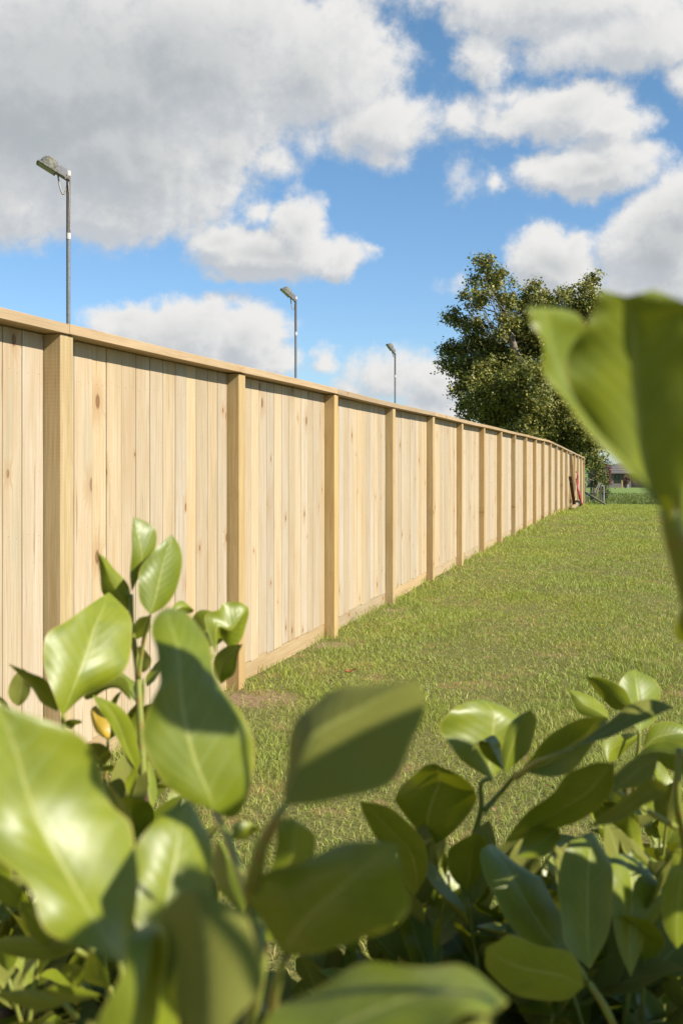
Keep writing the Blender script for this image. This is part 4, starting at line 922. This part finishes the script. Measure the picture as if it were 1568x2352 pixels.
hero(near, 'B', .60, .63, .010, .0, [(395, 955), (240, 1020, 225, 970, 215, 930), (50, 1010, 50, 962, 60, 915), (-70, 945)], petiole=[(430, 990, .60)])
hero(near, 'B', .66, .64, -.004, .008, [(350, 1165), (292, 1100, 335, 1095, 388, 1120), (280, 1060, 335, 1055, 396, 1070), (330, 1038)], petiole=[(350, 1220, .68)])
hero(near, 'B', .62, .60, .008, .0, [(505, 1155), (400, 1125, 450, 1100, 500, 1090), (388, 1040, 430, 1030, 475, 1050), (424, 978)], petiole=[(510, 1210, .64)])
hero(near, 'B', .64, .60, .012, .0, [(480, 1190), (330, 1220, 340, 1190, 360, 1150), (190, 1200, 210, 1170, 240, 1150), (130, 1180)], petiole=[(530, 1220, .64)])
hero(near, 'B', .58, .60, .010, .0, [(300, 1230), (180, 1260, 170, 1210, 180, 1170), (60, 1230, 60, 1190, 80, 1160), (-30, 1180)], petiole=[(350, 1290, .6)])
hero(near, 'B', .55, .55, .0, -.01, [(600, 560), (520, 440, 560, 430, 610, 420), (480, 300, 520, 290, 570, 300), (490, 210)])
stem(near, [at(215, 2010, .64), at(260, 2140, .64), at(300, 2330, .62), at(360, 2560, .55)], .0018, .003)
stem(near, S((492, 1863, .52), (520, 1920, .49), (545, 1990, .46), (575, 2070, .42), (600, 2200, .40), (560, 2420, .42)), .0016, .0026)
stem(near, S((600, 1945, .34), (580, 2020, .37), (575, 2080, .42), (598, 2190, .41)), .0018, .0022)
stem(near, S((290, 2216, .37), (330, 2290, .38), (420, 2420, .40)), .0016, .0025)
stem(near, S((655, 2200, .36), (630, 2280, .37), (620, 2360, .38), (600, 2500, .40)), .0014, .0025)
stem(near, S((560, 2420, .42), (540, 2800, .44)) + [Vector((-.12, .46, .45)), Vector((-.12, .42, 0))], .003, .008, 'twig')
stem(near, S((420, 2420, .40), (450, 2700, .42)) + [Vector((-.12, .45, .6)), Vector((-.12, .42, .1))], .003, .006, 'twig')

# ---- right shrub
ZR = .92
hero(right, 'C', ZR, ZR + .03, -.018, .018, [(690, 570), (545, 480, 680, 490, 745, 500), (490, 400, 690, 400, 795, 400), (448, 320, 700, 320, 832, 320), (510, 250, 700, 260, 800, 262), (590, 212, 660, 215, 730, 232), (650, 202)])
hero(right, 'C', ZR - .04, ZR - .05, .01, .02, [(745, 530), (660, 470, 690, 440, 735, 440), (620, 400, 660, 395, 725, 400), (600, 430, 620, 400, 690, 368), (598, 440)])
hero(right, 'C', ZR - .06, ZR - .05, .0, .02, [(748, 540), (735, 440, 775, 440, 850, 450), (750, 360, 805, 350, 892, 350), (800, 290, 840, 285, 892, 290), (868, 250)])
hero(right, 'C', ZR - .18, ZR - .12, .01, -.01, [(1060, 430), (1140, 370, 1150, 385, 1160, 397), (1240, 290, 1260, 325, 1280, 354), (1340, 218, 1370, 265, 1380, 308), (1450, 206, 1460, 240, 1470, 264), (1527, 243)], under=True, petiole=[(900, 490, ZR - .16), (800, 560, ZR - .1)])
hero(right, 'C', ZR - .08, ZR - .12, .0, -.015, [(820, 530), (880, 460, 935, 500, 960, 560), (950, 370, 1030, 430, 1060, 530), (1060, 305, 1120, 370, 1130, 450), (1150, 284, 1170, 310, 1190, 350), (1226, 288)])
ZF = 1.28
hero(right, 'C', ZF, ZF + .05, -.014, .018, [(1370, 350), (1300, 270, 1370, 280, 1440, 300), (1278, 160, 1358, 180, 1468, 190), (1295, 95, 1350, 110, 1430, 110), (1345, 64)])
hero(right, 'C', ZF - .05, ZF - .1, .01, .0, [(1335, 255), (1250, 245, 1290, 215, 1315, 180), (1190, 190, 1230, 165, 1275, 140), (1140, 130, 1170, 118, 1200, 103), (1118, 99)])
hero(right, 'C', ZF, ZF + .02, .0, .01, [(1225, 290), (1150, 285, 1175, 255, 1218, 250), (1085, 260, 1115, 225, 1170, 205), (1060, 205, 1078, 188, 1108, 172), (1043, 163)])
hero(right, 'C', ZF + .02, ZF - .01, .01, .0, [(1375, 370), (1330, 420, 1310, 400, 1300, 360), (1260, 480, 1240, 430, 1200, 400), (1222, 490)])
hero(right, 'C', ZF + .05, ZF + .06, .01, .0, [(1385, 430), (1410, 340, 1440, 380, 1450, 430), (1480, 304, 1520, 360, 1530, 420), (1560, 320, 1580, 360, 1590, 400), (1620, 390)])
hero(right, 'C', ZF - .12, ZF - .16, .01, .0, [(1350, 470), (1420, 410, 1440, 440, 1450, 500), (1510, 398, 1530, 450, 1540, 540), (1600, 420, 1610, 470, 1620, 560), (1700, 500)])
hero(right, 'C', ZR - .23, ZR - .16, -.012, .01, [(1255, 498), (1150, 496, 1190, 560, 1245, 600), (1050, 535, 1120, 640, 1200, 690), (975, 630, 1020, 700, 1090, 755), (860, 710, 900, 775, 960, 812), (745, 865)])
hero(right, 'C', ZR - .26, ZR - .24, -.01, .0, [(1510, 610), (1430, 570, 1450, 605, 1480, 640), (1320, 630, 1350, 670, 1390, 690), (1230, 710, 1260, 740, 1290, 760), (1130, 790)], under=True)
hero(right, 'C', ZR - .2, ZR - .18, .0, .0, [(1250, 620), (1255, 540, 1320, 565, 1390, 600), (1320, 485, 1370, 520, 1430, 560), (1400, 465, 1430, 480, 1450, 500), (1452, 458)], under=True)
hero(right, 'C', ZR - .18, ZR - .2, .02, -.01, [(1000, 800), (900, 780, 950, 830, 1000, 860), (840, 840, 880, 880, 930, 920), (800, 930)])
hero(right, 'C', ZR, ZR - .05, .015, -.02, [(405, 885), (265, 700, 395, 760, 515, 810), (262, 620, 420, 660, 610, 690), (325, 560, 450, 580, 608, 600), (380, 508, 440, 520, 520, 545), (430, 498)])
hero(right, 'C', ZR - .08, ZR - .12, .012, -.015, [(335, 1110), (285, 1020, 345, 1010, 392, 1000), (255, 900, 310, 890, 388, 880), (150, 830, 220, 800, 310, 780), (105, 740, 150, 725, 230, 700), (86, 671)])
hero(right, 'C', .76, .82, -.012, .014, [(1060, 1380), (930, 1388, 980, 1330, 1050, 1330), (765, 1240, 880, 1190, 1000, 1170), (695, 1080, 800, 1050, 930, 1050), (635, 960, 740, 950, 870, 1000), (645, 890, 690, 890, 750, 910), (690, 866)])
hero(right, 'C', .73, .79, -.012, .014, [(1140, 1440), (1030, 1330, 1130, 1310, 1210, 1310), (998, 1160, 1128, 1140, 1248, 1150), (1002, 1000, 1132, 990, 1242, 1010), (1035, 870, 1145, 880, 1212, 900), (1150, 810)])
hero(right, 'C', .80, .85, -.012, .014, [(1330, 1480), (1260, 1320, 1320, 1300, 1400, 1300), (1245, 1150, 1330, 1150, 1478, 1150), (1232, 1030, 1330, 1030, 1455, 1040), (1230, 940, 1310, 950, 1390, 960), (1290, 910)])
hero(right, 'C', ZR - .2, ZR - .2, .0, .01, [(1540, 1350), (1480, 1250, 1540, 1230, 1620, 1250), (1475, 1120, 1550, 1100, 1640, 1120), (1490, 1010, 1560, 1010, 1630, 1040), (1540, 960)])
hero(right, 'C', ZR - .05, ZR - .1, .0, .01, [(1640, 1000), (1560, 1030, 1580, 970, 1600, 940), (1500, 960, 1530, 910, 1580, 880), (1460, 930)])
hero(right, 'C', ZR - .24, ZR - .28, .01, .0, [(1115, 1520), (1010, 1590, 1000, 1470, 1060, 1375), (820, 1570, 840, 1440, 900, 1330), (680, 1460, 720, 1390, 780, 1290), (660, 1400, 690, 1350, 720, 1310), (662, 1345)])
hero(right, 'C', ZR - .0, ZR - .02, .0, .01, [(510, 1230), (440, 1180, 440, 1150, 490, 1160), (370, 1090, 410, 1080, 460, 1090), (370, 1000, 400, 1000, 440, 1010), (405, 975)])
hero(right, 'C', ZR + .02, ZR + .0, .0, .01, [(1000, 1230), (960, 1150, 980, 1130, 1010, 1140), (900, 1060, 940, 1050, 990, 1060), (900, 1015, 930, 1020, 970, 1030), (912, 1008)])
hero(right, 'C', ZR + .06, ZR + .03, .0, .01, [(1470, 1040), (1380, 1000, 1400, 980, 1460, 990), (1320, 900, 1350, 880, 1390, 890), (1300, 790, 1330, 780, 1370, 790), (1320, 740)])
hero(right, 'C', ZR + .12, ZR + .10, .0, .01, [(1340, 850), (1250, 900, 1270, 850, 1310, 830), (1195, 840, 1220, 800, 1260, 790), (1180, 800)])
for (x_, y_) in ((470, 895), (535, 893), (335, 1085), (365, 1080)):                 # narrow unopened leaves
    hero(right, 'C', ZR + .05, ZR + .03, .002, 0, [(x_ + 10, y_ + 130), (x_ - 6, y_ + 90, x_ + 6, y_ + 90, x_ + 16, y_ + 90), (x_ - 12, y_ + 45, x_ + 2, y_ + 45, x_ + 14, y_ + 45), (x_, y_)], tint=(.9, 0, 0))
stem(right, S((1129, 1790, ZR), (1104, 1800, ZR), (1104, 1860, ZR), (1080, 1950, ZR), (1050, 2100, ZR), (1010, 2250, ZR + .02)), .0015, .0034)
stem(right, S((1184, 1778, ZR - .02), (1150, 1820, ZR), (1110, 1865, ZR)), .0016, .0026)
stem(right, S((984, 1948, ZR), (980, 2010, ZR), (985, 2080, ZR), (1020, 2230, ZR + .03)), .0014, .003)
stem(right, S((951, 2060, ZR), (950, 2160, ZR), (960, 2260, ZR + .03)), .0022, .003)
stem(right, S((1029, 2010, ZR + .03), (1036, 2080, ZR + .03), (1030, 2140, ZR + .03)), .0012, .002)
stem(right, S((1467, 1680, ZF), (1466, 1720, ZF), (1455, 1800, ZF), (1460, 1990, ZF), (1440, 2300, ZF)), .002, .0036)
stem(right, S((1560, 1720, .80), (1555, 1840, .80), (1570, 1920, .82), (1600, 2100, .85)), .0026, .0036)
stem(right, S((1410, 1815, .72), (1480, 1860, .76), (1550, 1900, .80)), .0015, .0024)
stem(right, S((1300, 2180, .8), (1340, 2240, .8), (1410, 2360, .8), (1460, 2560, .85)), .002, .0034)
stem(right, S((1450, 2240, .84), (1435, 2350, .85), (1430, 2600, .88)), .0022, .0034)
stem(right, S((1010, 2250, ZR + .02), (1050, 2500, ZR + .02), (1150, 3000, ZR)) + [Vector((.2, .95, .1))], .0034, .009, 'twig')
sh = [(1470, 1960, 1.25, .25, 8, .05), (1530, 1870, 1.2, .25, 8, .05), (1550, 2060, 1.05, .2, 9, .06), (1440, 2150, 1.1, .2, 8, .055), (1500, 2250, .95, .2, 9, .055), (1340, 2100, 1.05, .2, 8, .06), (1350, 2270, .85, .2, 9, .06), (1230, 2120, 1.05, .2, 8, .055),
      (1200, 2280, .9, .2, 9, .06), (1080, 2190, 1.0, .2, 8, .055), (1060, 2300, .9, .2, 8, .055), (930, 2180, .95, .2, 8, .05), (860, 2230, 1.05, .2, 8, .05), (730, 2260, 1.0, .2, 7, .05), (1560, 2330, .85, .2, 8, .06), (1270, 2330, .8, .15, 8, .06), (960, 2310, .85, .15, 8, .055), (830, 2320, .9, .15, 8, .05),
      (1120, 2290, 1.2, .3, 11, .06), (1200, 2200, 1.25, .3, 11, .06), (1290, 2240, 1.2, .3, 11, .06), (1400, 2230, 1.2, .3, 11, .06), (1480, 2130, 1.2, .3, 11, .06), (1560, 2200, 1.2, .3, 11, .06), (1000, 2290, 1.15, .3, 10, .06), (900, 2300, 1.15, .3, 10, .06), (780, 2330, 1.1, .3, 10, .06), (660, 2330, 1.1, .3, 10, .06)]
lq = random.Random(9)
for i in range(34): sh.append((lq.uniform(940, 1590), lq.uniform(2060, 2340), lq.uniform(.82, 1.12), .22, 9, lq.uniform(.07, .088)))
for i in range(6): sh.append((lq.uniform(1400, 1590), lq.uniform(1860, 2060), lq.uniform(1.0, 1.25), .25, 8, lq.uniform(.06, .075)))
for i, (x_, y_, z_, ln, nl, sz) in enumerate(sh): shoot(right, at(x_, y_, z_), ln, nl, sz, lean=(lr.uniform(-.05, .05), lr.uniform(-.02, .06)), seed=300 + i)

# ---- tall shoot at the right edge
hero(over, 'E', .36, .34, -.01, .02, [(1490, 1560), (1260, 1320, 1320, 1320, 1400, 1340), (1060, 1090, 1120, 1060, 1220, 1050), (880, 900, 960, 880, 1100, 880), (790, 740, 850, 700, 1000, 700), (755, 590, 810, 540, 1010, 560), (715, 455, 790, 430, 1010, 455), (685, 385, 760, 370, 880, 365), (648, 353)])
hero(over, 'E', .325, .31, -.004, -.006, [(1510, 1600), (1300, 1300, 1400, 1400, 1540, 1430), (1090, 1080, 1330, 1150, 1700, 1200), (930, 850, 1300, 880, 1800, 900), (893, 700, 1290, 680, 1830, 680), (945, 545, 1285, 510, 1820, 510), (1030, 425, 1270, 400, 1720, 400), (1072, 330, 1255, 330, 1560, 315), (1078, 243, 1242, 288, 1400, 250)])
hero(over, 'E', .35, .34, .01, .02, [(1560, 1660), (1420, 1370, 1560, 1400, 1700, 1420), (1400, 1100, 1580, 1110, 1850, 1110), (1400, 800, 1600, 800, 1920, 800), (1380, 560, 1600, 540, 1900, 560), (1420, 420, 1600, 400, 1800, 440), (1640, 330)])
stem(over, S((1534, 1175, .335), (1548, 1230, .34), (1575, 1320, .35), (1640, 1600, .36), (1700, 2300, .36)) + [Vector((.15, .34, .5)), Vector((.17, .33, 0))], .0026, .007)
hero(over, 'D', .5, .5, .01, .0, [(1640, 1500), (1560, 1470, 1580, 1440, 1610, 1430), (1548, 1430, 1565, 1410, 1590, 1400), (1575, 1385)])

lp = random.Random(77); k_ = 0
for i in range(80):  # unseen shoots added on the sunward side to darken the lower right leaves
    z_ = lp.uniform(.8, 1.1); q = at(lp.uniform(900, 1600), lp.uniform(2200, 2420), z_) + sd * lp.uniform(.25, .55)
    if q.x / q.y > .40 and k_ < 14: shoot(over, q, .28, 8, .07, lean=(.04, .02), seed=600 + i); k_ += 1
for i in range(5):  # more unseen shoots, added to shade the lower left leaves
    q = at(lp.uniform(0, 520), lp.uniform(2130, 2400), lp.uniform(.88, 1.1)) + sd * lp.uniform(.85, 1.05); shoot(over, q, .26, 9, .075, seed=660 + i)
q = at(505, 1640, .52) + sd * .38; shoot(over, q + Vector((.012, .0, .02)), .25, 5, .085, seed=640)  # unseen shoot added to cast the shadow on the large two-tone leaf
def shade_leaf(x_, y_, z_, t_, ex, ez, L_, W_):
    """one unseen broad leaf added towards the sun to cast shade, on its own twig"""
    cq = at(x_, y_, z_) + sd * t_; cd = Vector((ex, 0, ez)); cd = (cd - sd * cd.dot(sd)).normalized(); o_ = cq - cd * L_ / 2
    stem(over, [o_ + Vector(v_) for v_ in ((.04, 0, -.30), (.02, 0, -.18), (.006, 0, -.07), (0, 0, 0))], .003, .0015)
    put_leaf(over, np.array(o_), np.array(cd), np.array(sd), L_, W_, .05, .08, (.4, 0, 0))
shade_leaf(925, 1850, .325, .245, .86, .51, .105, .05)
shade_leaf(1290, 2110, .76, .36, 1, -.1, .12, .055)
shade_leaf(1010, 1870, .92, .45, .5, -1, .10, .045)
shade_leaf(1225, 2225, .66, .34, 1, .1, .15, .075)
shade_leaf(1470, 2150, .78, .36, 1, .2, .11, .06)
shoot(over, (.37, .22, 1.50), .25, 6, .05, seed=560); shoot(over, (.44, .20, 1.54), .25, 6, .05, seed=561)  # two unseen shoots added to shade the big leaves at the right edge
stem(over, [Vector((.55, .6, 1.1)), Vector((.5, .6, .7)), Vector((.3, .45, .3)), Vector((.17, .33, 0))], .004, .010, 'twig')
stem(over, [Vector((.42, .3, 1.1)), Vector((.40, .3, .7)), Vector((.25, .34, .3)), Vector((.17, .33, 0))], .004, .010, 'twig')

for k, (par, items) in MASS.items():
    Vs = []; Fs = []; Us = []; Ts = []; o_ = 0
    for g_, tn in items:
        nr, nc = g_.shape[:2]; i, j = np.meshgrid(np.arange(nc - 1), np.arange(nr - 1)); a = (j * nc + i).ravel() + o_
        Vs.append(g_.reshape(-1, 3)); F = np.stack([a, a + 1, a + nc + 1, a + nc], -1); Fs.append(F)
        Us.append(np.stack(np.meshgrid(np.linspace(0, 1, nc), np.linspace(0, 1, nr)), -1).reshape(-1, 2)); Ts.append(np.tile(np.array(tn), (nr * nc, 1))); o_ += nr * nc
    F = np.concatenate(Fs); o = fast_mesh('leaves', np.concatenate(Vs), F, M['leaf'], par, tint=np.concatenate(Ts), smooth=True); o['kind'] = 'stuff'
    uvl = o.data.uv_layers.new(name='UVMap'); uvl.data.foreach_set('uv', np.concatenate(Us)[F.ravel()].astype(np.float32).ravel())
